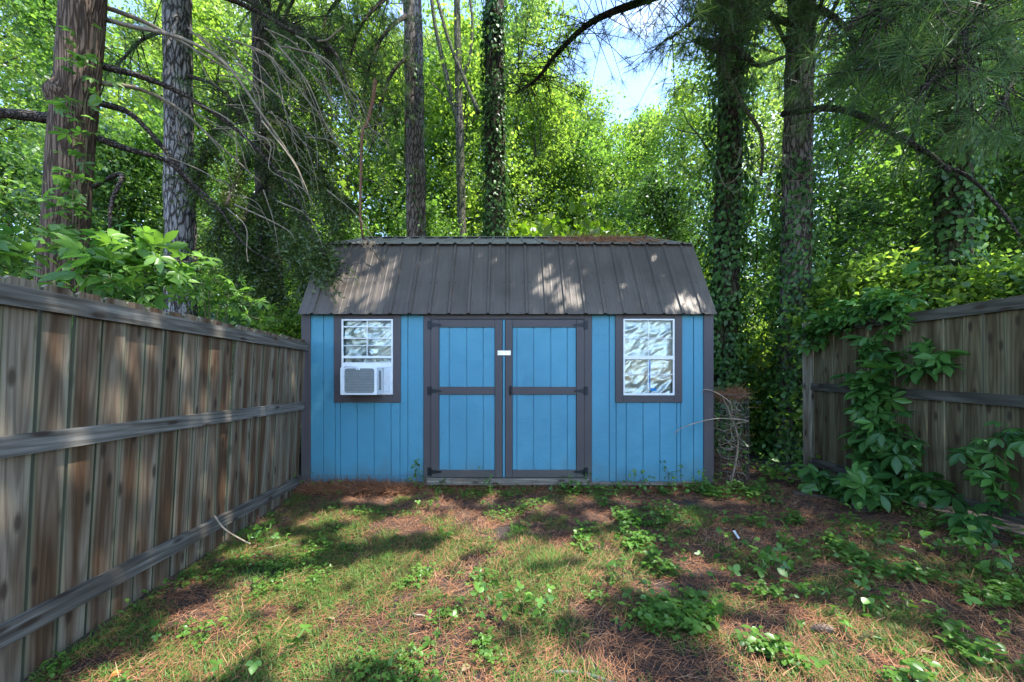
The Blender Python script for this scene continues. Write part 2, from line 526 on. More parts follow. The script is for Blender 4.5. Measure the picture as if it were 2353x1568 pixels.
def mat_roof():
    m = N("roof_metal")
    d = m.noise(m.coords((1.6, 1.6, 1.6)), 1.0, 5, 0.6)
    st = m.noise(m.coords((38, 2.0, 2.0)), 1.0, 4, 0.65)
    c = m.ramp(d, [(0.3, (0.074, 0.062, 0.053)), (0.7, (0.116, 0.099, 0.086))])
    c = m.mix(m.ramp(st, [(0.52, 0.0), (0.8, 0.30)]), c, (0.20, 0.18, 0.16))
    sp = m.noise(m.coords((60, 60, 60)), 1.0, 3, 0.7)
    c = m.mix(m.ramp(sp, [(0.66, 0.0), (0.75, 0.35)]), c, (0.17, 0.15, 0.13))
    return m.principled(c, m.ramp(d, [(0.3, 0.40), (0.7, 0.55)]), 0.15, m.bump(st, 0.08, 0.004), 0.4)


def mat_roof_top():
    m = N("weathered_roof_metal")
    d = m.noise(m.coords((2.5, 2.5, 2.5)), 1.0, 6, 0.65)
    c = m.ramp(d, [(0.3, (0.14, 0.13, 0.11)), (0.55, (0.22, 0.20, 0.17)), (0.75, (0.15, 0.15, 0.09))])
    return m.principled(c, 0.7, 0.05, m.bump(d, 0.2, 0.004), 0.3)


def mat_foil():
    m = N("reflective_foil")
    f = m.noise(m.coords((14, 14, 22)), 1.0, 5, 0.6, 0.8)
    return m.principled((0.64, 0.66, 0.65), m.ramp(f, [(0.3, 0.36), (0.7, 0.48)]), 0.9, m.bump(f, 0.25, 0.02), 0.5)


def mat_glass():
    m = N("window_glass")
    fr = m.n("Fresnel"); m.set(fr, "IOR", 1.35)
    tr = m.n("BsdfTransparent"); m.set(tr, "Color", (0.93, 0.96, 0.95, 1))
    g = m.n("BsdfGlossy"); m.set(g, "Roughness", 0.03)
    x = m.n("MixShader")
    m.t.links.new(fr.outputs[0], x.inputs[0]); m.t.links.new(tr.outputs[0], x.inputs[1]); m.t.links.new(g.outputs[0], x.inputs[2])
    m.t.links.new(x.outputs[0], m.out.inputs["Surface"])
    return m.m


M['straw'] = mat_straw(); M['ground'] = mat_ground(); M['roof'] = mat_roof(); M['roof_top'] = mat_roof_top()
M['foil'] = mat_foil(); M['glass'] = mat_glass()

# ---------------------------------------------------------------- ground
def ground_axis(lo, hi, flo, fhi, step):
    a = np.arange(flo, fhi, step)
    l = flo - np.geomspace(0.4, flo - lo, 14)[::-1]
    h = fhi + np.geomspace(0.4, hi - fhi, 14)
    return np.concatenate([l, a, h])
gx = ground_axis(-400, 400, -5, 7, 0.12)
gy = ground_axis(-300, 500, -0.5, 10, 0.12)
GX, GY = np.meshgrid(gx, gy)
near = np.clip(1 - (np.maximum(np.abs(GX) - 8, 0) + np.maximum(np.abs(GY - 4) - 8, 0)) / 10, 0, 1)
GZ = gz(GX, GY) * near
GZ += near * np.array([0.012 * mnoise.noise((a * 2.2, b * 2.2, 3.1)) + 0.008 * mnoise.noise((a * 7, b * 7, 1.1)) for a, b in zip(GX.ravel(), GY.ravel())]).reshape(GX.shape)
nx_, ny_ = len(gx), len(gy)
idx = np.arange(nx_ * ny_).reshape(ny_, nx_)
quads = np.stack([idx[:-1, :-1], idx[:-1, 1:], idx[1:, 1:], idx[1:, :-1]], -1).reshape(-1, 4)
g = place("ground", np_mesh("ground", np.stack([GX, GY, GZ], -1).reshape(-1, 3), quads, M['ground'], smooth=True))
tag(g, "brown forest floor of pine straw and bare soil under the shed and yard", kind="structure")

# ---------------------------------------------------------------- shed
WY = 4.48
SC = WY / F
HW = 2.44
def wx(px): return (px - CX) * SC
def wz(py): return CZ + (HY - py) * SC
shed = empty("garden_shed", (0, WY, 0), "blue wooden barn shed with dark trim, double doors and brown metal gambrel roof", "shed")
OFF = Vector((0, -WY, 0))
def sp(mb, name, mat, parent=None, smooth=False):
    """shed part given in world coordinates"""
    o = mb.build(name, mat, parent or shed, smooth)
    o.location = OFF if (parent or shed) is shed else (0, 0, 0)
    return o

Z0, ZE = wz(1107), 2.13
EY, EZ = 4.40, 2.088           # eave edge
KY, KZ = 4.985, 3.112          # knuckle
AY, AZ = 6.31, 3.695           # ridge
BY = 8.14                      # back wall
mbw = MB()
hw0, hw1 = wz(908), wz(735)
for xa, xb, za, zb in ((-HW + .03, wx(789), Z0, ZE), (wx(789), wx(902), Z0, hw0 + .012), (wx(789), wx(902), hw1 - .012, ZE), (wx(902), wx(1433), Z0, ZE),
                       (wx(1433), wx(1545.6), Z0, hw0 + .012), (wx(1433), wx(1545.6), hw1 - .012, ZE), (wx(1545.6), HW - .03, Z0, ZE)):
    mbw.box(xa, xb, WY + .013, WY + .09, za, zb)
sp(mbw, "front_wall", M['blue'])
sp(MB().box(-HW + .03, HW - .03, BY - .08, BY, Z0, ZE), "back_wall", M['blue'])
ga = [(WY + .02, Z0), (BY - .02, Z0), (BY - .02, ZE), (2 * AY - KY, KZ - .06), (AY, AZ - .06), (KY, KZ - .06), (WY + .02, ZE)]
for s in (-1, 1):
    mb = MB()
    x0, x1 = (HW - .028, HW - .005) if s > 0 else (-HW + .005, -HW + .028)
    n_ = len(ga)
    mb.poly([(x0, y, z) for y, z in ga] + [(x1, y, z) for y, z in ga],
            [tuple(range(n_)), tuple(range(2 * n_ - 1, n_ - 1, -1))] + [(i, (i + 1) % n_, (i + 1) % n_ + n_, i + n_) for i in range(n_)])
    sp(mb, "gable_wall", M['blue'])
# siding planks of the front wall
def planks(edges, z0, z1, y0, y1, parent, ):
    for a, b in zip(edges[:-1], edges[1:]):
        mb = MB().cbox(a + .0045, b - .0045, y0, y1, z0, z1, 0.002)
        sp(mb, "siding_plank", M['blue'], parent)
def cut(edges, lo, hi):
    return [lo] + [e for e in edges if lo + .02 < e < hi - .02] + [hi]
left_gr = [wx(743.7 + 38.7 * k) for k in range(-1, 7)]
right_gr = [wx(1400 + 38.75 * k) for k in range(-2, 7)]
wlx0, wlx1, wrx0, wrx1 = wx(768.4), wx(921.2), wx(1413.5), wx(1566.2)
wbz = wz(925.2)
for gr, lo, hi, a, b in ((left_gr, -HW + .09, wx(974), wlx0, wlx1), (right_gr, wx(1359), HW - .09, wrx0, wrx1)):
    planks(cut(gr, lo, a + .01), Z0, ZE, WY, WY + .012, shed)
    planks(cut(gr, a + .011, b - .011), Z0, wbz + .02, WY, WY + .012, shed)
    planks(cut(gr, b - .01, hi), Z0, ZE, WY, WY + .012, shed)
# corner, fascia and opening trim
for x0, x1 in ((-HW - .004, wx(714.7)), (wx(1615.8), HW + .004)):
    sp(MB().cbox(x0, x1, WY - .020, WY + .03, Z0 - .01, ZE), "corner_board", M['trim'])
def casing(x0, x1, wx0, wx1, zt, z0, z1):
    sp(MB().cbox(x0, wx0, WY - .019, WY - .001, z0, zt), "window_casing", M['trim'])
    sp(MB().cbox(wx1, x1, WY - .019, WY - .001, z0, zt), "window_casing", M['trim'])
    sp(MB().cbox(wx0 + .001, wx1 - .001, WY - .0175, WY - .001, z1, zt), "window_casing", M['trim'])
    sp(MB().cbox(wx0 + .001, wx1 - .001, WY - .0175, WY - .001, z0 + .001, wz(908.6)), "window_casing", M['trim'])
ZT = 2.105
casing(wlx0, wlx1, wx(787), wx(904), ZT, wbz, wz(734.5))
casing(wrx0, wrx1, wx(1431), wx(1547.6), ZT, wbz, wz(734.5))
for x0, x1 in ((wx(974), wx(991)), (wx(1342), wx(1359))):
    sp(MB().cbox(x0, x1, WY - .019, WY - .001, wz(1108), ZT), "door_casing", M['trim'])
sp(MB().cbox(wx(991) + .001, wx(1342) - .001, WY - .0175, WY - .001, wz(734), ZT), "door_header", M['trim'])
# floor timbers
sp(MB().cbox(-HW + .02, wx(980), WY - .012, WY + .03, wz(1115.5), wz(1107.5)), "floor_rim", M['skid'])
sp(MB().cbox(wx(1353), HW - .02, WY - .012, WY + .03, wz(1115.5), wz(1107.5)), "floor_rim", M['skid'])
sp(MB().cbox(wx(981), wx(1352), WY - .035, WY + .03, wz(1114), wz(1098.5), .006), "threshold", M['skid'])
for yy in (WY + .35, WY + 1.8, WY + 3.3):
    sp(MB().box(-HW + .05, HW - .05, yy, yy + .09, -.06, Z0 - .002), "skid_timber", M['skid'])
sp(MB().box(-HW + .04, HW - .04, WY + .032, BY - .02, Z0 - .03, Z0 - .004), "floor", M['skid'])

# doors
def door(x0, x1, sl_, sr_, gr, hinge_left):
    DY = WY - .004
    d = sp(MB().box(x0 + .002, x1 - .002, DY - .002, DY + .003, wz(1096.4), wz(735.6)), "door", M['blue'])
    d["label"] = "blue plank door leaf framed by dark boards"
    e = cut(gr, sl_, sr_)
    planks(e, wz(1080), wz(752), DY - .012, DY - .0025, d)
    sp(MB().cbox(x0 + .002, sl_, DY - .030, DY - .0025, wz(1096.5), wz(735.5)), "stile", M['trim'], d)
    sp(MB().cbox(sr_, x1 - .002, DY - .030, DY - .0025, wz(1096.5), wz(735.5)), "stile", M['trim'], d)
    for a, b in ((735.6, 753), (889, 906.7), (1079, 1096.4)):
        sp(MB().cbox(sl_ + .001, sr_ - .001, DY - .028, DY - .0025, wz(b), wz(a)), "rail", M['trim'], d)
    for pz in (748, 898.5, 1083):
        z = wz(pz)
        hx = x0 if hinge_left else x1
        s = 1 if hinge_left else -1
        mb = MB()
        a = sorted((hx - s * .043, hx + s * .003))
        mb.cbox(a[0], a[1], WY - .023, WY - .0195, z - .05, z + .05, .001)
        y0, y1 = WY - .040, WY - .0345
        mb.prism([(hx + s * .006, z + .028), (hx + s * .12, z + .009), (hx + s * .135, z), (hx + s * .12, z - .009), (hx + s * .006, z - .028)][::-s], y0, y1)
        mb.tube([(hx + s * .003, WY - .036, z - .052), (hx + s * .003, WY - .036, z + .052)], .008, 8)
        h = sp(mb, "hinge", M['black_iron'], d)
    return d
dl = door(wx(991), wx(1154.7), wx(1009.5), wx(1137.6), [wx(q) for q in (1033, 1072.5, 1110.6)], True)
dr = door(wx(1161), wx(1342), wx(1177.3), wx(1323.6), [wx(q) for q in (1187.5, 1225.8, 1265, 1303)], False)
sp(MB().cbox(wx(1155.2), wx(1160.5), WY - .022, WY - .002, wz(1095), wz(736)), "astragal", M['blue'])
mb = MB().cbox(wx(1143.5), wx(1173.5), WY - .044, WY - .0345, wz(817.4), wz(806.6), .002)
hasp = sp(mb, "hasp_plate", M['steel'], dl)
for px in (1146.5, 1163, 1169.5):
    c = Vector((wx(px), WY - .046, wz(812)))
    sp(MB().tube([c, c + Vector((0, .004, 0))], .0045, 8), "screw_head", M['screw'], dl)
mb = MB().cbox(wx(1169.5), wx(1176), WY - .038, WY - .0345, wz(908), wz(887), .001)
mb.tube(smooth_path([(wx(1172.7), WY - .037, wz(890)), (wx(1172.7), WY - .065, wz(894)), (wx(1172.7), WY - .065, wz(902)), (wx(1172.7), WY - .037, wz(906))], 4), .006, 6)
sp(mb, "door_handle", M['black_iron'], dr)

# windows
def foil_mesh(x0, x1, z0, z1, y, seed, amp=.03):
    nx, nz = 44, 60
    V = []
    for j in range(nz + 1):
        for i in range(nx + 1):
            x = x0 + (x1 - x0) * i / nx; z = z0 + (z1 - z0) * j / nz
            q = Vector((x * 2.4 + z * 1.2, seed, z * 4.6 - x * 2.6))
            a = 1 - abs(mnoise.noise(q)) * 2
            b = 1 - abs(mnoise.noise(q * 2.3 + Vector((4, 1, 7)))) * 2
            c = mnoise.noise(q * 5.1)
            jx, jz = .35 * (x1 - x0) / nx * mnoise.noise(q * 31), .35 * (z1 - z0) / nz * mnoise.noise(q * 29)
            V.append((x + jx, y - amp * (.55 * a + .45 * b * (0.4 + abs(a)) + .30 * c + .10 * mnoise.noise(q * 11)), z + jz))
    V = np.array(V)
    I = np.arange((nx + 1) * (nz + 1)).reshape(nz + 1, nx + 1)
    Q = np.stack([I[:-1, :-1], I[:-1, 1:], I[1:, 1:], I[1:, :-1]], -1).reshape(-1, 4)
    return np_mesh("foil_sheet", V, np.concatenate([Q[:, [0, 1, 2]], Q[:, [0, 2, 3]]]), M['foil'])

def window(x0, x1, z0, z1, vx, hz, rails, label, seed, pane_bottom):
    w = MB()
    t = .018
    y0, y1 = WY - .030, WY - .0195
    w.cbox(x0, x0 + t, y0, y1 + .02, z0, z1, .002); w.cbox(x1 - t, x1, y0, y1 + .02, z0, z1, .002)
    w.cbox(x0 + t, x1 - t, y0, y1 + .02, z1 - t, z1, .002); w.cbox(x0 + t, x1 - t, y0, y1 + .02, z0, z0 + t * 1.4, .002)
    f = sp(w, "window", M['white'])
    f["label"] = label
    for a, b in rails:
        sp(MB().cbox(x0 + t + .0005, x1 - t - .0005, y0 + .001, y1 + .012, b, a, .002), "sash_rail", M['white'], f)
    for a, b, c in vx:
        sp(MB().cbox(a - .0055, a + .0055, y0 + .006, y1, c, b, .002), "muntin", M['white'], f)
    for h, th in hz:
        sp(MB().cbox(x0 + t + .001, x1 - t - .001, y0 + .0075, y1 - .001, h - th, h + th, .002), "muntin", M['white'], f)
    # panes between the bars
    zs = sorted([z1 - t] + [h for h, _ in hz] + [c for ab in rails for c in ab] + [pane_bottom])
    mids = [a for a, _, _ in vx]
    xs = [x0 + t] + mids[:1] + [x1 - t]
    gaps = [(a, b) for a, b in zip(zs[:-1], zs[1:]) if b - a > .03 and not any(abs(a - r[1]) < .002 and abs(b - r[0]) < .002 for r in rails)]
    for a, b in gaps:
        for c, d in zip(xs[:-1], xs[1:]):
            sp(MB().box(c + .001, d - .001, WY - .0145, WY - .0125, a + .001, b - .001), "pane", M['glass'], f)
    fo = place("foil_sheet", foil_mesh(x0 + t, x1 - t, z0 + .01, z1 - .01, WY + .045, seed), f)
    return f
# openings in the wall behind the glass: foil hangs in front of the siding backing
wl = window(wx(787), wx(904), wz(907.8), wz(734.6),
            [(wx(845), wz(737), wz(819))], [(wz(751.8), .008), (wz(778.4), .006), (wz(794.8), .005)],
            [(wz(818.6), wz(824)), (wz(833.5), wz(843.5))], "white vinyl window half filled by an air conditioner, silver foil behind the panes", 3.3, wz(833))
wr = window(wx(1431), wx(1547.6), wz(908.7), wz(734),
            [(wx(1488), wz(737), wz(818)), (wx(1488), wz(826), wz(904))], [(wz(778), .005), (wz(860.5), .004)],
            [(wz(818), wz(826.5))], "white vinyl sash window lined with crumpled silver foil", 9.7, wz(905))
mb = MB().box(wx(1494), wx(1507), WY - .0195, WY - .0165, wz(899), wz(892))
sp(mb, "blue_tape", M['tape'], wr)
mb = MB().box(wx(1490.8), wx(1493), WY - .0195, WY - .0165, wz(893), wz(827))
sp(mb, "blue_tape", M['tape'], wr)

# metal roof: ribbed sheets
def sheet(x0, x1, pa, pb, mat, name, thick_ribs=1.0, parent=None):
    """ribbed metal sheet from line pa (y,z) to pb (y,z), between x0 and x1, with the ribs at 0.2286"""
    dy, dz = pb[0] - pa[0], pb[1] - pa[1]
    L = math.hypot(dy, dz)
    ny, nz = -dz / L, dy / L
    if nz < 0: ny, nz = -ny, -nz
    pitch = .2286
    xs = []
    k0 = math.floor(x0 / pitch) - 1
    k = k0
    prof = []
    while (k - 1) * pitch < x1:
        c = k * pitch
        prof += [(c - .024, 0), (c - .011, .020 * thick_ribs), (c + .011, .020 * thick_ribs), (c + .024, 0)]
        for q in (.33, .67):
            m_ = c + pitch * q
            prof += [(m_ - .012, 0), (m_ - .006, .0022 * thick_ribs), (m_ + .006, .0022 * thick_ribs), (m_ + .012, 0)]
        k += 1
    def hgt(x):
        for (a, h), (b, i) in zip(prof[:-1], prof[1:]):
            if a <= x <= b: return h + (i - h) * (x - a) / max(b - a, 1e-9)
        return 0
    pr = [(x0, hgt(x0))] + [(x, h) for x, h in prof if x0 < x < x1] + [(x1, hgt(x1))]
    V, Fc = [], []
    rows = 6
    th = .002
    for side in (0, 1):
        for j in range(rows + 1):
            t = j / rows
            for x, h in pr:
                hh = h - side * th + .0012 * mnoise.noise((x * 3, t * 4, pa[0]))
                V.append((x, pa[0] + dy * t + ny * hh, pa[1] + dz * t + nz * hh))
    n = len(pr)
    o2 = (rows + 1) * n
    for j in range(rows):
        for i in range(n - 1):
            a = j * n + i
            Fc.append((a, a + 1, a + n + 1, a + n))
            Fc.append((o2 + a, o2 + a + n, o2 + a + n + 1, o2 + a + 1))
    for i in range(n - 1):
        Fc.append((i, o2 + i, o2 + i + 1, i + 1))
        a = rows * n + i
        Fc.append((a, a + 1, o2 + a + 1, o2 + a))
    mb = MB(); mb.v = V; mb.f = Fc
    return sp(mb, name, mat, parent)

roofbase = sp(MB().box(-HW + .03, HW - .03, AY - .02, AY + .02, AZ - .12, AZ - .035), "ridge_beam", M['skid'])
xe = [-HW - .012 + (2 * HW + .024) * i / 5 for i in range(6)]
for a, b in zip(xe[:-1], xe[1:]):
    lo = sheet(a, b - .001, (EY, EZ), (KY + .01, KZ + .02), M['roof'], "roof_sheet")
    mb = MB()
    for t in (0.13, 0.42):
        yb, zb = EY + (KY - EY) * t, EZ + (KZ - EZ) * t
        nv = Vector((0, -(KZ - EZ), KY - EY)).normalized()
        k = math.floor(a / .2286)
        while k * .2286 < b:
            for q in (.045, .19):
                x = k * .2286 + q
                if a < x < b and rng.random() < .8:
                    c = Vector((x, yb, zb))
                    mb.tube([c - nv * .001, c + nv * .006], .006, 6)
            k += 1
    sc_ = mb.build("roof_screws", M['screw'], lo)
    sc_["kind"] = "stuff"
    sheet(a, b - .001, (4.925, 3.098), (AY + .002, AZ), M['roof_top'], "upper_roof_sheet")
    sheet(a, b - .001, (AY - .002, AZ), (2 * AY - 4.925, 3.098), M['roof_top'], "upper_roof_sheet")
    sheet(a, b - .001, (2 * AY - KY - .01, KZ + .02), (2 * AY - EY, EZ), M['roof'], "roof_sheet")
mb = MB()
mb.poly([(x, y, z) for x in (-HW - .01, HW + .01) for y, z in ((AY - .16, AZ - .045), (AY - .15, AZ - .038), (AY, AZ + .026), (AY + .15, AZ - .038), (AY + .16, AZ - .045))],
        [(i, i + 1, i + 6, i + 5) for i in range(4)])
sp(mb, "ridge_cap", M['roof_top'])
# board closing the wall top behind the eave
sp(MB().box(-HW + .02, HW - .02, WY - .016, WY + .012, ZT + .001, ZT + .05), "eave_board", M['trim'])

# ---------------------------------------------------------------- air conditioner in the first window
ac = empty("air_conditioner", (-1.672, 4.225, 1.15), "small white window air conditioner with grey ribbed back grille", "air conditioner")
AO = Vector((1.672, -4.225, -1.15))
def ap(mb, name, mat, smooth=False):
    o = mb.build(name, mat, ac, smooth)
    o.location = AO
    return o
ax0, ax1, az0, az1, ay0, ay1 = -1.877, -1.4675, 1.150, 1.459, 4.225, WY - .031
mb = MB()
mb.box(ax0 + .002, ax1 - .002, ay0 + .02, ay1, az0 + .002, az1 - .002)
ap(mb, "casing", M['ac_white'])
# rounded bezel ring
def ring(x0, x1, z0, z1, r, k=5):
    out = []
    for cx_, cz_, a0 in ((x1 - r, z1 - r, 0), (x0 + r, z1 - r, 90), (x0 + r, z0 + r, 180), (x1 - r, z0 + r, 270)):
        for i in range(k + 1):
            a = R(a0 + 90 * i / k)
            out.append((cx_ + r * math.cos(a), cz_ + r * math.sin(a)))
    return out
o_ = ring(ax0, ax1, az0, az1, .012); i_ = ring(ax0 + .045, ax1 - .028, az0 + .022, az1 - .012, .028)
mb = MB()
n_ = len(o_)
mb.poly([(x, ay0 + .004, z) for x, z in o_] + [(x, ay0, z) for x, z in i_] + [(x, ay0 + .022, z) for x, z in o_] + [(x, ay0 + .016, z) for x, z in i_],
        sum([[(i, (i + 1) % n_, (i + 1) % n_ + n_, i + n_), (i + n_, (i + 1) % n_ + n_, (i + 1) % n_ + 3 * n_, i + 3 * n_), (i, i + 2 * n_, (i + 1) % n_ + 2 * n_, (i + 1) % n_)] for i in range(n_)], []))
ap(mb, "rear_bezel", M['ac_white'])
ap(MB().box(ax0 + .04, ax1 - .022, ay0 + .0145, ay0 + .0185, az0 + .018, az1 - .010), "condenser_coil", M['ac_grey'])
mb = MB()
for k in range(15):
    z = az0 + .036 + k * (.25 / 14)
    mb.box(ax0 + .047, ax1 - .030, ay0 + .006, ay0 + .0143, z - .0032, z + .0032)
f_ = ap(mb, "coil_fins", mat_plain("fin_grey", (0.30, 0.33, 0.34), 0.45, 0.3)); f_["kind"] = "stuff"
ap(MB().cbox(-1.70, -1.655, ay0 - .006, ay0 - .0005, az1 - .030, az1 - .004, .002), "hook_plate", M['ac_white'])
ap(MB().cbox(-1.684, -1.671, ay0 - .008, ay0 - .0062, az1 - .020, az1 - .012, .0005), "latch_slot", M['ac_grey'])
mb = MB()
for k in range(22):
    z = az0 + .055 + k * .0102
    for q in (0, 1):
        y = ay0 + .075 + q * .042
        mb.poly([(ax1 - .0018, y, z), (ax1 - .0018, y + .034, z), (ax1 - .0018, y + .034, z + .0052), (ax1 - .0018, y, z + .0052),
                 (ax1 + .0012, y, z), (ax1 + .0012, y + .034, z), (ax1 + .0012, y + .034, z + .0052), (ax1 + .0012, y, z + .0052)],
                [(4, 5, 6, 7), (0, 1, 5, 4), (3, 7, 6, 2), (0, 4, 7, 3), (1, 2, 6, 5)])
l_ = ap(mb, "side_vents", M['dark']); l_["kind"] = "stuff"
xa0, xa1 = ax1 + .002, wx(898)
mb = MB()
nf = 12
pts = []
for k in range(nf + 1):
    pts.append((xa0 + (xa1 - xa0) * k / nf, ay1 - .004 - (.008 if k % 2 else 0)))
mb.poly([(x, y, az0 + .03) for x, y in pts] + [(x, y, az1) for x, y in pts], [(k, k + 1, k + nf + 2, k + nf + 1) for k in range(nf)])
ap(mb, "accordion_panel", M['ac_white'])
ap(MB().cbox(xa1 - .002, wx(904.5), ay1 - .012, ay1 - .0005, az0, az1 + .002, .002), "side_channel", M['ac_white'])
ap(MB().cbox(ax0 + .09, wx(904), ay1 - .0035, ay1 + .0003, az1 + .003, az1 + .020, .001), "top_rail", M['ac_white'])
ap(MB().cbox(xa0, xa1 - .003, ay1 - .010, ay1 - .0005, az0, az0 + .028, .001), "bottom_rail", M['ac_white'])
for k in range(3):
    c = Vector((wx(900), ay1 - .013, az0 + .09 + k * .09))
    ap(MB().tube([c, c + Vector((0, .004, 0))], .004, 8), "screw_head", M['steel'])

# ---------------------------------------------------------------- fences
def ear(w, h, c=.018):
    a = w / 2
    return [(-a, 0), (a, 0), (a, h - c), (a - c, h), (-a + c, h), (-a, h - c)]
def board_mesh(name, w, h, mat, t=.016):
    return MB().prism(ear(w, h), 0, t).mesh(name, mat)

def fence(name, label, A, B, z_top, rails, n, bmat, rmat, tilt, zlow, face):
    """A, B: ends (x, y) at the ground; boards stand behind the rails; face = +1 when the rails face +x"""
    A, B = Vector((*A, 0)), Vector((*B, 0))
    d = (B - A); L = d.length
    d.normalize()
    rz = math.atan2(d.y, d.x)
    root = empty(name, A, label, "fence", rz=rz)
    root.rotation_euler = (tilt, 0, rz)
    step = L / n
    ms = [board_mesh("board", step - .005, 1.0, bmat) for _ in range(1)]
    for k in range(n):
        x = (k + .5) * step
        p = A + d * x
        zb = float(gz(p.x, p.y)) - zlow
        ztop = z_top(x / L) + random.uniform(-.006, .006)
        h = ztop - zb
        me = MB().prism([(q, z_) for q, z_ in ear(step - .008 + random.uniform(-.003, .002), h)], 0, .016).mesh("board", bmat)
        o = place("board", me, root, (x, -.0365 + random.uniform(-.003, .002), zb), (random.uniform(-.004, .004), random.uniform(-.004, .004), random.uniform(-.012, .012)))
    for (za, zb, hh, x0, x1) in rails:
        pts_a = (x0 * L, za); pts_b = (x1 * L, zb)
        ang = math.atan2(pts_b[1] - pts_a[1], pts_b[0] - pts_a[0])
        ln = math.hypot(pts_b[0] - pts_a[0], pts_b[1] - pts_a[1])
        mb = MB().cbox(0, ln, -.019, .019, -hh, 0, .004)
        place("rail", mb.mesh("rail", rmat), root, (pts_a[0], 0, pts_a[1]), (0, -ang, 0))
    return root, A, d, L

# the fence that runs from the shed corner towards the camera
LFA, LFB = (-2.455, 4.44), (-2.455 + .07 * 5.6, 4.44 - 5.6)
lf, lA, lD, lL = fence("board_fence", "weathered grey brown board fence running to the corner of the shed, rails facing the yard",
                       LFA, LFB, lambda t: 1.792 - .025 * t,
                       [(1.755, 1.735, .092, -.005, .62), (1.735, 1.72, .092, .6205, 1), (1.065, 1.08, .092, .003, 1), (.19, .27, .10, 0, 1)],
                       40, M['board'], M['rail'], R(-2.8), .03, 1)
# make it lean into the yard: rotation about its own length
RFA, RFB = (4.30, -0.2), (3.945, 4.86)
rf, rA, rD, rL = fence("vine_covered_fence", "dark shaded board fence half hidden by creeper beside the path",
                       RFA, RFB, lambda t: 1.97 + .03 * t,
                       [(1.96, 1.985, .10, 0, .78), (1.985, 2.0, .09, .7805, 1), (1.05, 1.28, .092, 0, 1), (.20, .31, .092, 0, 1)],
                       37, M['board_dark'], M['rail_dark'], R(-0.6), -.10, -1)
pm = MB().cbox(-.052, .052, -.052, .052, -.1, 2.06, .006).mesh("post", M['post'])
po = place("post", pm, rf)
po.location = (rL + .06, -.02, 0); po.rotation_euler = (0, 0, R(20))
kb = MB().cbox(0, rL, -.019, .019, -.14, 0, .004).mesh("kick_board", M['rail_dark'])
place("kick_board", kb, rf, (0, .004, .16), (0, R(1.1), 0))

# ---------------------------------------------------------------- leaf machinery
LEAF4 = (np.array([(0, 0, 0), (.48, .30, .05), (1, 0, -.12), (.48, -.30, .05)]), np.array([(0, 1, 2, 3)]))
LEAF6 = (np.array([(0, 0, 0), (.3, .24, .06), (.68, .22, .03), (1, 0, -.14), (.68, -.22, .03), (.3, -.24, .06), (.5, 0, -.02)]),
         np.array([(0, 6, 1), (1, 6, 2), (2, 6, 3), (3, 6, 4), (4, 6, 5), (5, 6, 0)]))
NEEDLE = (np.array([(0, .5, 0), (.5, .5, .04), (1, 0, 0), (.5, -.5, .04), (0, -.5, 0)]), np.array([(0, 1, 2), (4, 2, 3), (0, 4, 3), (0, 3, 1)])[:3])
STRIP = (np.array([(0, .5, 0), (1, .3, 0), (1, -.3, 0), (0, -.5, 0)]), np.array([(0, 1, 2, 3)]))

def norm(a):
    return a / np.maximum(np.linalg.norm(a, axis=1, keepdims=True), 1e-9)

def scatter(c, u, w, size, width, tpl):
    """leaves at c pointing along u with face normal near w; returns V, F"""
    T, Fc = tpl
    u = norm(u); v = norm(np.cross(w, u)); w = np.cross(u, v)
    size = np.broadcast_to(np.asarray(size, float), (len(c),))[:, None, None]
    width = np.broadcast_to(np.asarray(width, float), (len(c),))[:, None, None]
    V = c[:, None, :] + size * (T[None, :, 0:1] * u[:, None, :] + T[None, :, 2:3] * w[:, None, :]) + width * size * T[None, :, 1:2] * v[:, None, :]
    k = len(T)
    Fa = (Fc[None] + (np.arange(len(c)) * k)[:, None, None]).reshape(-1, Fc.shape[1])
    return V.reshape(-1, 3), Fa

def leaf_mesh(name, c, size, mat, rg, tpl=LEAF4, up=.7, width=1.0, tint=None, udir=None, wdir=None):
    n = len(c)
    w = norm(rg.normal(size=(n, 3)) + np.array([0, 0, up * 1.6])) if wdir is None else wdir
    u = rg.normal(size=(n, 3)) if udir is None else udir
    u = u - w * np.sum(u * w, axis=1, keepdims=True)
    s = np.asarray(size) * rg.uniform(.65, 1.3, n)
    V, Fc = scatter(c, u, w, s, width, tpl)
    t = rg.random(n) if tint is None else tint
    return np_mesh(name, V, Fc, mat, np.repeat(t, len(tpl[0])))

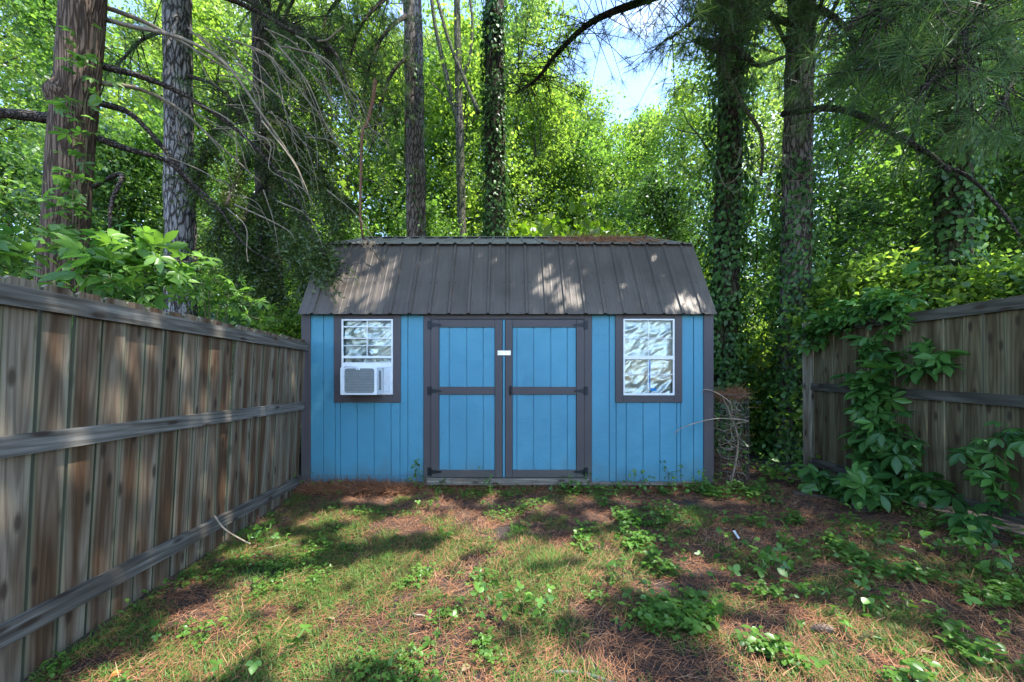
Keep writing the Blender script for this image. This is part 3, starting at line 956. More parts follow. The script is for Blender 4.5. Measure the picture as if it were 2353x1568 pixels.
# ---------------------------------------------------------------- woodland tree kinds
def tree_kind(seed, H, cb, cr, n_leaf, leaf, r0, n_limb, mat_l, mat_b, clump=.34, lean=.5, rise=(15, 55), twigs=7):
    rg = np.random.default_rng(seed)
    tb = MB()
    ph = rg.uniform(0, 6, 4)
    def tr(t):
        z = t * H
        return Vector((lean * (math.sin(t * 2.3 + ph[0]) - math.sin(ph[0])) * t, lean * (math.sin(t * 2.9 + ph[1]) - math.sin(ph[1])) * t, z))
    n = 14
    tb.tube([tr(i / n) for i in range(n + 1)], [r0 * (1 - .93 * (i / n)) * (1.35 if i == 0 else 1) + .01 for i in range(n + 1)], 8, .1)
    cl = []
    for k in range(n_limb):
        t = (cb + (H - cb) * ((k + rg.random() * .8) / n_limb)) / H
        q = max(0, (t * H - cb) / (H - cb))
        ln = cr * (math.sin(math.pi * (0.22 + .74 * q)) ** .8) * rg.uniform(.65, 1.15)
        az = k * 2.4 + rg.uniform(-.4, .4)
        el = R(rg.uniform(*rise))
        b = tr(min(t, .98))
        pts = [b]
        d = Vector((math.cos(az) * math.cos(el), math.sin(az) * math.cos(el), math.sin(el)))
        m = 6
        for i in range(m):
            d = (d + Vector(rg.normal(size=3)) * .13 + Vector((0, 0, .03))).normalized()
            pts.append(pts[-1] + d * ln / m)
        rl = r0 * (1 - .9 * t) * .42 + .012
        tb.tube(pts, [rl * (1 - .85 * i / m) + .004 for i in range(m + 1)], 5)
        for i in range(2, m + 1):
            for j in range(twigs if i < m else twigs + 2):
                e = pts[i].lerp(pts[i - 1], rg.random()) + Vector(rg.normal(size=3)) * (.30 * ln / 2.2)
                cl.append((e, rg.uniform(.5, 1.3)))
    cp = np.array([tuple(e) for e, _ in cl]); wgt = np.array([w for _, w in cl]); wgt /= wgt.sum()
    pick = rg.choice(len(cp), n_leaf, p=wgt)
    c = cp[pick] + rg.normal(size=(n_leaf, 3)) * np.array([clump, clump, clump * .62])
    ctint = rg.normal(.45, .27, len(cp))
    t = np.clip(ctint[pick] + rg.normal(0, .2, n_leaf), 0, 1)
    return tb.mesh("trunk", mat_b), leaf_mesh("crown", c, leaf * rg.uniform(.6, 1.45, len(cp))[pick], mat_l, rg, LEAF4, .55, 1.0, t)

def put_tree(name, kind, x, y, rz, s, label, group=None, cat="tree", sz=None):
    o = empty(name, (x, y, float(gz(x, y)) - .03 if abs(x) < 8 and -2 < y < 12 else -.03), label, cat, group, rz)
    o.scale = (s, s, sz or s)
    place("trunk", kind[0], o)
    place("crown", kind[1], o)
    return o

TALL = [tree_kind(11, 15, 3.0, 3.2, 21000, .125, .15, 30, M['leaf_wood'], M['bark_far'], .25, twigs=4),
        tree_kind(12, 17, 4.0, 3.6, 23000, .125, .18, 32, M['leaf_wood2'], M['bark_far'], .27, twigs=4),
        tree_kind(13, 13, 2.0, 2.8, 19000, .115, .12, 28, M['leaf_wood3'], M['bark_far'], .23, twigs=4)]
MIDT = [tree_kind(21, 6.5, .7, 2.2, 12500, .095, .07, 24, M['leaf_deep'], M['bark_far'], .2, twigs=5),
        tree_kind(22, 7.5, 1.2, 2.0, 12500, .095, .08, 24, M['leaf_wood3'], M['bark_far'], .2, twigs=5)]
SHR = [tree_kind(31, 2.6, .1, 1.35, 8500, .085, .03, 20, M['leaf_deep'], M['bark_far'], .2, .3),
       tree_kind(32, 3.0, .2, 1.3, 8500, .085, .03, 20, M['leaf_wood'], M['bark_far'], .2, .3),
       tree_kind(33, 3.4, .5, 1.5, 8500, .115, .04, 18, M['leaf_bright'], M['bark_far'], .24, .3)]

# tall leafy trees of the wood (photograph column, distance, kind, scale)
tall = [(-250, 11, 0, .95), (40, 14, 1, 1.0), (250, 12.5, 2, 1.05), (330, 19, 1, 1.2), (480, 16, 0, 1.1), (160, 17, 1, 1.2), (420, 21, 1, 1.35), (615, 16, 1, 1.15), (910, 15, 2, 1.2), (1185, 18, 1, 1.2), (1245, 18, 1, .92), (560, 12.5, 2, 1.0), (690, 18, 1, 1.1), (800, 14, 0, 1.1),
        (880, 21, 1, 1.2), (1000, 16, 2, 1.25), (1045, 14.5, 0, 1.0), (960, 18.5, 1, 1.05), (1110, 20, 1, 1.15), (1215, 15.5, 0, .92), (1300, 22, 0, 1.12), (1345, 17, 0, .95), (1440, 20, 2, 1.2), (1390, 15, 2, .92), (1400, 19, 2, 1.02), (1490, 23, 0, 1.15), (1560, 17, 0, .93),
        (1680, 14, 1, .92), (1760, 19, 1, 1.15), (1900, 12, 2, 1.0), (2010, 16, 0, 1.05), (2120, 10.5, 2, .95), (2240, 13, 1, .95), (2420, 10, 0, .9), (2600, 12.5, 1, 1.0)]
LM = [(160, "the thick brown trunk"), (415, "the pale grey pine"), (615, "the dark cedar"), (832, "the hanging dead branch"), (955, "the slim pine behind the shed"), (1060, "the forked hardwood"), (1138, "the ivy trunk behind the shed"),
      (1390, "the blue sky gap"), (1665, "the ivy trunk by the wire cage"), (1830, "the tall pine by the fence post"), (2190, "the ivy trunk behind the dark fence")]
def near_labels(rows, what):
    keys = []
    for px, d, *_ in rows:
        k = min(range(len(LM)), key=lambda q: abs(LM[q][0] - px))
        keys.append((k, px < LM[k][0]))
    out = []
    for i, (k, lf_) in enumerate(keys):
        mates = sorted(rows[j][1] + j * 1e-6 for j in range(len(rows)) if keys[j] == keys[i])
        r = mates.index(rows[i][1] + i * 1e-6)
        t = what + (" to the left of " if lf_ else " to the right of ") + LM[k][1]
        if len(mates) == 2: t += [", nearer one", ", farther one"][r]
        elif len(mates) > 2: t += ", " + ["nearest", "second nearest", "third nearest", "fourth nearest", "fifth nearest", "sixth nearest", "seventh nearest"][r]
        out.append(t)
    return out
tall_labels = near_labels(tall, 'tall leafy tree')
for i, (px, d, k, s) in enumerate(tall):
    zone = 0 if px < 690 else (1 if px < 1600 else 2)
    put_tree("woodland_tree", TALL[k], (px - CX) * d / F, d, i * 1.7, s, tall_labels[i], ["trees behind the board fence", "trees behind the shed", "trees beyond the vine covered fence"][zone])
mids = [(-150, 7.5, 0, .9), (60, 8.5, 1, .9), (300, 8.6, 0, .95), (470, 9.5, 1, .9), (640, 10.5, 0, .9), (820, 11, 1, .85), (1010, 11.5, 1, .8), (1200, 12, 0, .8), (1380, 12.5, 1, .8), (1520, 11, 0, .85),
        (1590, 9.5, 0, .95), (1780, 11.5, 1, 1.0), (1960, 10.5, 0, 1.0), (2060, 7.2, 1, .9), (2200, 7.2, 0, .95), (2330, 6.4, 1, .85), (2480, 6.8, 0, 1.0)]
mid_labels = near_labels(mids, 'slim understorey tree')
for i, (px, d, k, s) in enumerate(mids):
    zone = 0 if px < 690 else (1 if px < 1560 else 2)
    put_tree("understorey_tree", MIDT[k], (px - CX) * d / F, d, i * 2.1 + .6, s, mid_labels[i], ["understorey behind the board fence", "understorey behind the shed", "understorey beyond the vine covered fence"][zone])
shr = [(-60, 4.6, 0, .8), (60, 5.6, 1, .85), (190, 5.2, 0, .8), (330, 5.8, 0, .85), (430, 6.4, 1, .85), (520, 5.6, 0, .8), (590, 6.4, 0, .9), (640, 5.4, 1, .72), (660, 7.2, 0, .9), (700, 8.8, 0, 1.0),
       (760, 9.6, 1, 1.3), (900, 9.4, 0, 1.3), (1040, 9.8, 1, 1.35), (1180, 10.2, 2, 1.35), (1300, 9.9, 2, 1.5), (1420, 10.2, 2, 1.4), (1540, 9.6, 1, 1.3), (1600, 9.2, 0, 1.1),
       (1738, 7.3, 1, .66), (1795, 7.9, 1, .8), (1900, 6.4, 0, .95), (1960, 5.6, 1, .95), (2040, 6.0, 0, 1.0), (2130, 5.3, 1, .95), (2210, 5.7, 0, 1.0), (2300, 4.9, 1, .9), (2400, 5.0, 0, 1.0), (2500, 4.4, 0, .95)]
shr_labels = near_labels(shr, 'leafy shrub')
for i, (px, d, k, s) in enumerate(shr):
    if k == 2: shr_labels[i] = shr_labels[i].replace('leafy', 'bright yellow green')
    zone = 0 if px < 730 else (2 if k == 2 else (1 if px < 1600 else 3))
    put_tree("shrub", SHR[k], (px - CX) * d / F, d, i * 1.3, s, shr_labels[i], ["shrubs behind the board fence", "shrubs behind the shed", "sunlit shrubs behind the shed", "shrubs beyond the vine covered fence"][zone], "shrub")

# far woods: one mass
rg = np.random.default_rng(91)
nb = 900
ang = rg.uniform(R(-68), R(68), nb); dist = rg.uniform(27, 50, nb)
hh = rg.uniform(0, 1, nb) ** .8
top = 11 + 4 * np.sin(ang * 9) + 2 * np.sin(ang * 23 + 1)
cc = np.stack([np.sin(ang) * dist, np.cos(ang) * dist, hh * top * dist / 34], 1)
pick = rg.integers(0, nb, 60000)
c = cc[pick] + rg.normal(size=(60000, 3)) * np.array([1.5, 1.5, 1.1])
c[:, 2] = np.abs(c[:, 2])
o = place("far_woods", leaf_mesh("far_woods", c, .42, M['leaf_wood'], rg, LEAF4, .4, 1.0, np.clip(rg.normal(.5, .2, nb)[pick] + rg.normal(0, .15, 60000), 0, 1)))
tag(o, "distant green mass of woodland behind all the trees", kind="stuff")

# ---------------------------------------------------------------- the big trunks
def ivy_leaves(path, rad, n, rg, size, cover=1.0, side=None, bush=.05):
    """leaf positions around a trunk path"""
    path = [Vector(p) for p in path]
    L = np.array([tuple(p) for p in path])
    seg = rg.integers(0, len(L) - 1, n); t = rg.random(n)
    base = L[seg] * (1 - t)[:, None] + L[seg + 1] * t[:, None]
    rr = np.array(rad)[seg] * (1 - t) + np.array(rad)[seg + 1] * t
    a = rg.uniform(0, 2 * math.pi, n)
    out = np.stack([np.cos(a), np.sin(a), np.zeros(n)], 1)
    msk = np.array([mnoise.noise((b[0] * 3 + math.cos(q) * 1.2, b[1] * 3 + math.sin(q) * 1.2, b[2] * 1.1)) for b, q in zip(base, a)])
    keep = msk > (0.45 - .9 * cover)
    base, rr, out = base[keep], rr[keep], out[keep]
    m = len(base)
    c = base + out * (rr + np.abs(rg.normal(0, bush, m)) + .012)[:, None]
    w = norm(out + rg.normal(0, .38, (m, 3)) + np.array([0, 0, .35]))
    u = np.array([0, 0, -1.0]) + rg.normal(0, .55, (m, 3))
    return c, u, w

def big_tree(name, label, pts, rads, mat, sides=20, group=None, cat="tree", wob=.07):
    path = smooth_path(pts, 22)
    n = len(path)
    rr = np.interp(np.linspace(0, len(rads) - 1, n), range(len(rads)), rads)
    base = Vector(pts[0])
    o = empty(name, base, label, cat, group)
    t = MB().tube([p - base for p in path], list(rr), sides, wob).build("trunk", mat, o, True)
    return o, path, rr, base

def limb(tree, base, pts, r0, r1, mat, name="limb", sides=7, n=5):
    path = smooth_path([Vector(p) - base for p in pts], n)
    m = len(path)
    return MB().tube(path, [r0 + (r1 - r0) * i / (m - 1) for i in range(m)], sides, .12).build(name, mat, tree, True)

def trunk_pts(px_base, px_top, d, lean_d=0.0, ztop=None, z0=-.05):
    """trunk centre line from the ground to above the frame; px at horizon height and at the frame top"""
    a = P(px_base, HY, d); b = P(px_top, 0, d)
    sl_ = (b.x - a.x) / (b.z - a.z)
    zt = ztop or 12
    out = []
    for q in (0, .12, .3, .55, .8, 1):
        z = z0 + (zt - z0) * q
        out.append((a.x + sl_ * (z - CZ), d + lean_d * q, z))
    return out

trees = {}
# 1 brown smooth trunk by the fence
t1, p1, r1, b1 = big_tree("brown_trunk_tree", "thick brown barked trunk close behind the board fence with a burl and creeper leaves",
                          trunk_pts(122, 192, 3.6, 0, 10), [.19, .165, .158, .15, .13, .09], M['bark_brown'], 40, wob=.05)
bc = P(150, 222, 3.55) - b1
bur = MB().tube(smooth_path([bc + Vector((.10, 0, -.22)), bc + Vector((.02, -.02, -.1)), bc + Vector((-.005, -.03, 0)), bc + Vector((.03, -.02, .09)), bc + Vector((.12, 0, .2))], 4),
                list(np.interp(np.linspace(0, 4, 17), range(5), [.05, .10, .12, .09, .05])), 14, .15).build("burl", M['bark_brown'], t1, True)
limb(t1, b1, [P(150, 278, 3.6), P(60, 266, 3.5), (P(-60, 255, 3.4)), P(-200, 250, 3.3)], .05, .04, M['limb'])
D1 = [[(235, 152, 3.7), (330, 178, 3.8), (430, 222, 3.95), (545, 300, 4.1), (630, 385, 4.2), (690, 470, 4.3), (720, 535, 4.3)],
      [(225, 236, 3.7), (300, 262, 3.8), (370, 335, 3.9), (430, 410, 4.0), (500, 475, 4.1), (560, 560, 4.2), (640, 610, 4.25)],
      [(225, 318, 3.65), (300, 345, 3.75), (385, 372, 3.9), (450, 440, 4.1), (520, 500, 4.2)],
      [(225, 190, 3.7), (320, 205, 3.9), (410, 250, 4.0), (500, 330, 4.2), (600, 420, 4.4)],
      [(210, 5, 3.8), (330, 50, 3.9), (440, 110, 4.0), (540, 170, 4.2)],
      [(225, 40, 3.8), (300, 60, 3.6), (420, 90, 3.5), (520, 150, 3.6), (600, 260, 3.7), (680, 380, 3.9), (700, 440, 4.0)]]
for q, r in zip(D1, (.032, .030, .034, .022, .026, .022)):
    limb(t1, b1, [P(*a) for a in q], r, .006, M['deadwood'] if r < .03 else M['limb'])
limb(t1, b1, [P(215, 430, 3.5), P(280, 400, 3.4), P(255, 470, 3.3), P(250, 560, 3.3), P(215, 590, 3.3)], .02, .008, M['limb'])
rgl = np.random.default_rng(5)
for k in range(15):     # drooping bare twigs that sweep towards the shed
    q = D1[[0, 3, 5, 1][k % 4]]
    a = q[rgl.integers(1, len(q) - 2)]
    a = P(a[0] + rgl.uniform(-20, 40), a[1] + rgl.uniform(-10, 20), a[2])
    dx, dz = rgl.uniform(.25, .75), -rgl.uniform(.3, .85)
    e = a + Vector((dx, rgl.uniform(-.25, .35), dz))
    m = a.lerp(e, .5) + Vector((.08, 0, .08)) * rgl.uniform(.3, 1.5)
    m2 = a.lerp(e, .8) + Vector((.05, 0, .02)) * rgl.uniform(-1, 1.5)
    limb(t1, b1, [a, m, m2, e], rgl.uniform(.006, .011), .002, M['deadwood'], "twig", 5, 4)

limb(t1, b1, [P(215, -60, 3.9), P(380, -40, 4.3), P(520, -5, 4.6), P(600, 32, 4.7), P(680, 76, 4.7), P(742, 96, 4.65), P(775, 130, 4.6), P(800, 200, 4.55)], .04, .012, M['limb'])
limb(t1, b1, [P(730, 95, 4.65), P(752, 92, 4.6), P(776, 72, 4.6), P(790, 60, 4.6)], .014, .006, M['deadwood'], "twig", 6)
for k in range(24):
    x0 = rgl.uniform(430, 790)
    y0 = np.interp(x0, [430, 600, 742, 790], [60, 60, 100, 160]) + rgl.uniform(0, 60)
    a = P(x0, y0, 4.6 + rgl.uniform(-.25, .25))
    L_ = rgl.uniform(.7, 2.0)
    e = a + Vector((L_ * rgl.uniform(.35, .75), rgl.uniform(-.3, .2), -L_ * rgl.uniform(.55, 1.0)))
    m1 = a.lerp(e, .33) + Vector((.10, 0, .10)) * L_ * rgl.uniform(.2, 1.1)
    m2 = a.lerp(e, .7) + Vector((.06, 0, .05)) * L_ * rgl.uniform(-.6, 1.1)
    limb(t1, b1, [a, m1, m2, e], rgl.uniform(.006, .011), .002, M['deadwood'], "twig", 5, 6)
    f_ = m2 + Vector((rgl.uniform(-.05, .3), rgl.uniform(-.1, .1), -rgl.uniform(.1, .4)))
    limb(t1, b1, [m2, m2.lerp(f_, .5) + Vector((.04, 0, .03)), f_], .005, .0015, M['deadwood'], "twig", 4, 4)

# 2 grey pine
t2, p2, r2, b2 = big_tree("grey_pine_tree", "straight pale grey barked pine behind the brown trunk", trunk_pts(418, 408, 5.6, 0, 13), [.225, .19, .182, .172, .155, .12], M['bark_grey'], 40, wob=.10)
# 3 cedar
t3, p3, r3, b3 = big_tree("cedar_tree", "dark cedar with drooping sprays hanging over the shed roof corner", trunk_pts(628, 600, 7.0, 0, 12), [.25, .22, .205, .18, .14, .1], M['bark_dark'], 28)
# 4 pine behind the shed
t4, p4, r4, b4 = big_tree("slim_pine_tree", "straight reddish grey pine trunk rising behind the shed roof", trunk_pts(962, 948, 9.6, 0, 15), [.29, .26, .25, .24, .22, .18], M['bark_pine'], 36, wob=.10)
# 5 thin hardwood
t5, p5, r5, b5 = big_tree("forked_hardwood_tree", "thin dark forked trunk between the pine and the ivy covered trunk", trunk_pts(1068, 1050, 12.5, 0, 15), [.19, .17, .15, .14, .12, .1], M['bark_far'], 14)
limb(t5, b5, [P(1056, 300, 12.5), P(1020, 150, 12.4), P(1000, 60, 12.3), P(985, -60, 12.2)], .09, .05, M['bark_far'])
limb(t5, b5, [P(1100, 260, 12.0), P(1070, 190, 12.2), P(1030, 90, 12.3), P(995, -40, 12.4)], .07, .05, M['bark_far'])
limb(t5, b5, [P(1060, 280, 12.5), P(1030, 230, 12.4), P(990, 190, 12.4)], .05, .02, M['bark_far'])
limb(t5, b5, [P(1058, 190, 12.5), P(1080, 130, 12.4), P(1085, 40, 12.4), P(1070, -40, 12.3)], .06, .03, M['bark_far'])
# 6 ivy trunk behind the shed
t6, p6, r6, b6 = big_tree("ivy_covered_tree", "straight trunk wrapped in ivy rising behind the middle of the shed", trunk_pts(1140, 1136, 9.0, 0, 15), [.27, .25, .24, .235, .22, .18], M['bark_dark'], 18)
# 7 ivy trunk beside the shed
t7, p7, r7, b7 = big_tree("ivy_covered_tree", "thick ivy covered trunk just past the shed wall and wire cage", trunk_pts(1662, 1684, 7.0, 0, 13), [.26, .225, .21, .20, .18, .14], M['bark_dark'], 28)
# 8 pine
t8, p8, r8, b8 = big_tree("tall_pine_tree", "tall brown pine trunk with ivy low down, between the shed and the vine covered fence", trunk_pts(1822, 1840, 6.3, 0, 13), [.245, .215, .205, .195, .17, .13], M['bark_pine'], 40, wob=.10)
# 9 ivy trunk behind the fence
t9, p9, r9, b9 = big_tree("ivy_covered_tree", "dark ivy smothered trunk behind the vine covered fence", trunk_pts(2188, 2195, 5.2, 0, 13), [.22, .19, .175, .165, .15, .12], M['bark_dark'], 28)

def ivy(label, path, rad, n, size, cover, seed, zmax=9.0, bush=.05):
    rg = np.random.default_rng(seed)
    c, u, w = ivy_leaves(path, rad, n, rg, size, cover, None, bush)
    k = c[:, 2] < zmax
    c, u, w = c[k], u[k], w[k]
    o = empty("ivy_vine", path[0], label, "ivy", "ivy climbing the trunks")
    b = np.array(path[0])
    me = leaf_mesh("ivy_leaves", c - b, size, M['leaf_ivy'], rg, LEAF6, width=1.25, udir=u, wdir=w)
    place("leaves", me, o)
    mb = MB()
    pth = [Vector(p) - Vector(path[0]) for p in path]
    for q in range(3):
        a0 = rg.uniform(0, 6.28)
        mb2 = MB().tube([p + Vector((math.cos(a0 + i * .12), math.sin(a0 + i * .12), 0)) * (rad[i] + .008) for i, p in enumerate(pth) if p.z < zmax], .011, 5)
        mb2.build("stem", M['stem'], o)
ivy("ivy climbing the trunk behind the middle of the shed roof", p6, r6, 9000, .095, .95, 61, 12)
ivy("thick ivy on the trunk just past the shed wall and wire cage", p7, r7, 10000, .09, 1.0, 62, 9, .14)
ivy("ivy on the lower part of the tall pine between shed and fence", p8, r8, 9000, .085, .95, 63, 5.0, .13)
ivy("heavy dark ivy on the trunk behind the vine covered fence", p9, r9, 8000, .085, 1.1, 64, 7, .12)
ivy("sparse ivy on the slim pine trunk behind the shed", p4, r4, 3500, .09, .28, 65, 12)
ivy("ivy low on the grey pine behind the board fence", p2, r2, 2500, .08, .45, 66, 3.2, .06)

# cedar foliage: drooping limbs with dense fine sprays
def cedar(tree, base, path, seed):
    rg = np.random.default_rng(seed)
    mb = MB()
    C, U = [], []
    fixed = [((600, 120, 7.0), (650, 150, 6.2), (720, 230, 5.6), (760, 330, 5.2)), ((610, 250, 7.0), (680, 300, 6.0), (740, 400, 5.2), (770, 500, 4.7)),
             ((615, 380, 7.0), (660, 440, 5.8), (700, 520, 4.9), (745, 585, 4.25)), ((615, 430, 7.0), (640, 490, 6.0), (690, 560, 5.0), (760, 600, 4.22)),
             ((600, 300, 7.0), (560, 380, 6.2), (520, 470, 5.6), (500, 560, 5.2)), ((605, 420, 7.0), (570, 480, 6.0), (550, 560, 5.4), (545, 620, 5.1)),
             ((600, 200, 7.0), (540, 240, 6.2), (480, 330, 5.7), (450, 430, 5.4)), ((610, 330, 7.0), (670, 380, 6.4), (750, 430, 6.0), (800, 470, 5.8)),
             ((610, 470, 7.0), (650, 540, 5.9), (700, 600, 5.2), (720, 650, 5.0)), ((600, 60, 7.0), (660, 60, 6.3), (740, 90, 5.8), (800, 170, 5.5)),
             ((610, 480, 7.0), (600, 560, 6.0), (610, 620, 5.4), (640, 680, 5.2)), ((600, 150, 7.0), (640, 260, 6.1), (670, 330, 5.6), (690, 430, 5.3))]
    for q in fixed:
        pth = smooth_path([P(*a) - base for a in q], 5)
        m = len(pth)
        mb.tube(pth, [.035 * (1 - .85 * i / (m - 1)) + .004 for i in range(m)], 6)
        for i in range(3, m):
            for j in range(10):
                s = pth[i].lerp(pth[i - 1], rg.random())
                dv = Vector(rg.normal(size=3)) * .5 + (pth[i] - pth[i - 1]).normalized() * .5 + Vector((0, 0, -.35))
                ln = rg.uniform(.15, .42)
                dv = dv.normalized() * ln
                for k in range(30):
                    t = rg.random() ** .8
                    p = s + dv * t + Vector((0, 0, -.12 * t * t))
                    C.append(tuple(p + Vector(rg.normal(size=3)) * (.018 + .035 * t)))
                    U.append(tuple(dv.normalized() + Vector(rg.normal(size=3)) * .55))
    mb.build("limbs", M['limb'], tree)["kind"] = "stuff"
    C, U = np.array(C), np.array(U)
    place("foliage", leaf_mesh("foliage", C, .062, M['leaf_cedar'], rg, LEAF4, .2, .55, None, U), tree)
cedar(t3, b3, p3, 71)
rgl = np.random.default_rng(72)
for k in range(34):
    a = P(rgl.uniform(480, 760), rgl.uniform(120, 480), rgl.uniform(4.4, 5.4))
    e = a + Vector((rgl.uniform(.1, .8), rgl.uniform(-.2, .3), -rgl.uniform(.2, .8)))
    m = a.lerp(e, .5) + Vector((.06, 0, .10)) * rgl.uniform(.2, 1.6)
    limb(t3, b3, [a, m, e], rgl.uniform(.005, .010), .002, M['deadwood'], "twig", 5, 5)

# pine tufts
def tufts(centers, dirs, rg, n=55, ln=.17, wd=.018):
    C, U = [], []
    for c, d in zip(centers, dirs):
        d = np.array(d) / np.linalg.norm(d)
        v = norm(rg.normal(size=(n, 3)) * .62 + d * .75)
        st = np.array(c) - d * rg.uniform(0, .10, n)[:, None]
        C.append(st); U.append(v)
    return np.concatenate(C), np.concatenate(U)

def pine_limbs(tree, base, limbs, seed, spread=.35, per=9, ln=.17, name="needles", mat='leaf_pine', droop=-.2, n=55, start=.25, r0=.03):
    rg = np.random.default_rng(seed)
    tc_, td_ = [], []
    for q, r in limbs:
        path = smooth_path([P(*a) - base for a in q], 6)
        m = len(path)
        MB().tube(path, [r * (1 - .8 * i / (m - 1)) + .004 for i in range(m)], 8, .1).build("limb", M['limb'], tree, True)
        mb = MB()
        for i in range(int(m * start), m):
            for j in range(per):
                s = path[i].lerp(path[i - 1], rg.random()) if i else path[i]
                tdir = (path[min(i + 1, m - 1)] - path[max(i - 1, 0)]).normalized()
                e = s + tdir * rg.uniform(0, .25) + Vector(rg.normal(size=3)) * spread + Vector((0, 0, droop * rg.random()))
                mid = s.lerp(e, .5) + Vector((0, 0, .05))
                mb.tube([s, mid, e], [.007, .005, .003], 4, cap=False)
                tc_.append(tuple(e)); td_.append(tuple((e - mid).normalized()))
        mb.build("twigs", M['limb'], tree)["kind"] = "stuff"
    C, U = tufts(tc_, td_, rg, n, ln)
    sz = np.full(len(C), ln)
    w = norm(rg.normal(size=C.shape))
    V, Fc = scatter(C, U - w * np.sum(U * w, 1, keepdims=True), w, sz * rg.uniform(.7, 1.15, len(C)), .019, STRIP)
    place(name, np_mesh(name, V, Fc, M[mat], np.repeat(rg.random(len(C)), 4)), tree)

# the tall pine's limbs: over the sky gap and over the vine covered fence
pine_limbs(t8, b8, [([(1800, -250, 6.3), (1640, -60, 6.4), (1490, -2, 6.5), (1365, 48, 6.5), (1285, 118, 6.6), (1235, 180, 6.7), (1185, 216, 6.8)], .075)], 81, .42, 7, .17, start=.28, n=36)
pine_limbs(t8, b8, [([(1835, 60, 6.3), (1700, 20, 5.8), (1610, 40, 5.4), (1540, 90, 5.2)], .05), ([(1835, -40, 6.3), (1760, 10, 5.4), (1690, 60, 5.0), (1640, 110, 4.8)], .05),
                    ([(1835, 10, 6.3), (1900, 30, 5.4), (1960, 90, 4.9), (1950, 170, 4.7)], .05), ([(1835, -80, 6.3), (1740, -60, 5.0), (1640, -40, 4.6), (1540, -30, 4.4)], .05)], 82, .34, 6, .19, n=42)
limb(t8, b8, [P(1800, 262, 6.1), P(1880, 250, 5.4), P(1940, 254, 5.0), P(2010, 282, 4.7), P(2080, 322, 4.5), P(2140, 358, 4.4), P(2182, 396, 4.3)], .05, .022, M['limb'])
limb(t8, b8, [P(2165, 378, 4.35), P(2230, 410, 4.3), P(2290, 470, 4.2), P(2345, 545, 4.1)], .02, .012, M['limb'])
pine_limbs(t9, b9, [([(2190, 120, 5.2), (2120, 60, 4.4), (2060, 120, 4.0), (2010, 160, 3.8)], .04), ([(2195, 60, 5.2), (2230, 80, 4.0), (2180, 150, 3.5), (2120, 200, 3.4)], .045),
                    ([(2195, 0, 5.2), (2300, 60, 4.2), (2330, 160, 3.7), (2300, 250, 3.5)], .045), ([(2195, -60, 5.2), (2120, 10, 4.2), (2050, 10, 3.9), (1980, 40, 3.8)], .04),
                    ([(2195, -100, 5.2), (2260, -40, 3.9), (2240, 30, 3.4), (2200, 90, 3.3)], .04)], 83, .38, 5, .21, n=44)
# dead lichen limb and snarl of bare twigs on the ivy trunk beside the shed
limb(t7, b7, [P(1690, 250, 6.9), P(1660, 180, 6.2), P(1642, 95, 5.8)], .03, .02, M['limb'])
limb(t7, b7, [P(1640, 100, 5.8), P(1680, 190, 5.8), P(1712, 250, 5.8), P(1745, 300, 5.8), P(1752, 350, 5.8), P(1748, 405, 5.9)], .035, .02, M['lichen_limb'])
limb(t7, b7, [P(1600, 92, 6.0), P(1650, 112, 5.9), P(1700, 118, 5.9), P(1740, 150, 5.9), P(1800, 132, 6.0)], .05, .03, M['limb'])
limb(t7, b7, [P(1712, 95, 5.9), P(1745, 108, 5.8), P(1790, 125, 5.8)], .014, .008, M['deadwood'])
rgl = np.random.default_rng(15)
for k in range(16):
    a = P(1700 + rgl.uniform(-20, 110), 390 + rgl.uniform(-90, 60), 5.8)
    s = -1 if rgl.random() < .6 else 1
    e = a + Vector((s * rgl.uniform(.2, .6), rgl.uniform(-.3, .1), rgl.uniform(-.35, .35)))
    m = a.lerp(e, .5) + Vector((0, 0, -rgl.uniform(.08, .22)))
    limb(t7, b7, [a, m, e], .009, .003, M['deadwood'], "twig", 5, 5)
# slim pine: hanging needle boughs by the trunk top, left of it
pine_limbs(t4, b4, [([(945, -60, 9.6), (880, 0, 8.6), (830, 60, 8.2), (800, 150, 8.0)], .05), ([(945, 30, 9.6), (890, 70, 8.8), (850, 150, 8.4), (830, 260, 8.2)], .05),
                    ([(945, -120, 9.6), (830, -40, 8.4), (760, 20, 8.0), (730, 120, 7.8)], .05), ([(948, 120, 9.6), (900, 170, 9.0), (870, 260, 8.6), (850, 350, 8.5)], .05)], 84, .45, 6, .21, droop=-.4, n=45)
pine_limbs(t2, b2, [([(410, -80, 5.6), (520, -30, 5.2), (620, 30, 5.0), (700, 80, 4.9), (752, 120, 4.9)], .05), ([(410, 60, 5.6), (330, 90, 5.3), (270, 150, 5.2)], .03),
                    ([(415, 170, 5.6), (500, 200, 5.4), (570, 280, 5.2)], .03)], 85, .26, 5, .15, start=.4)
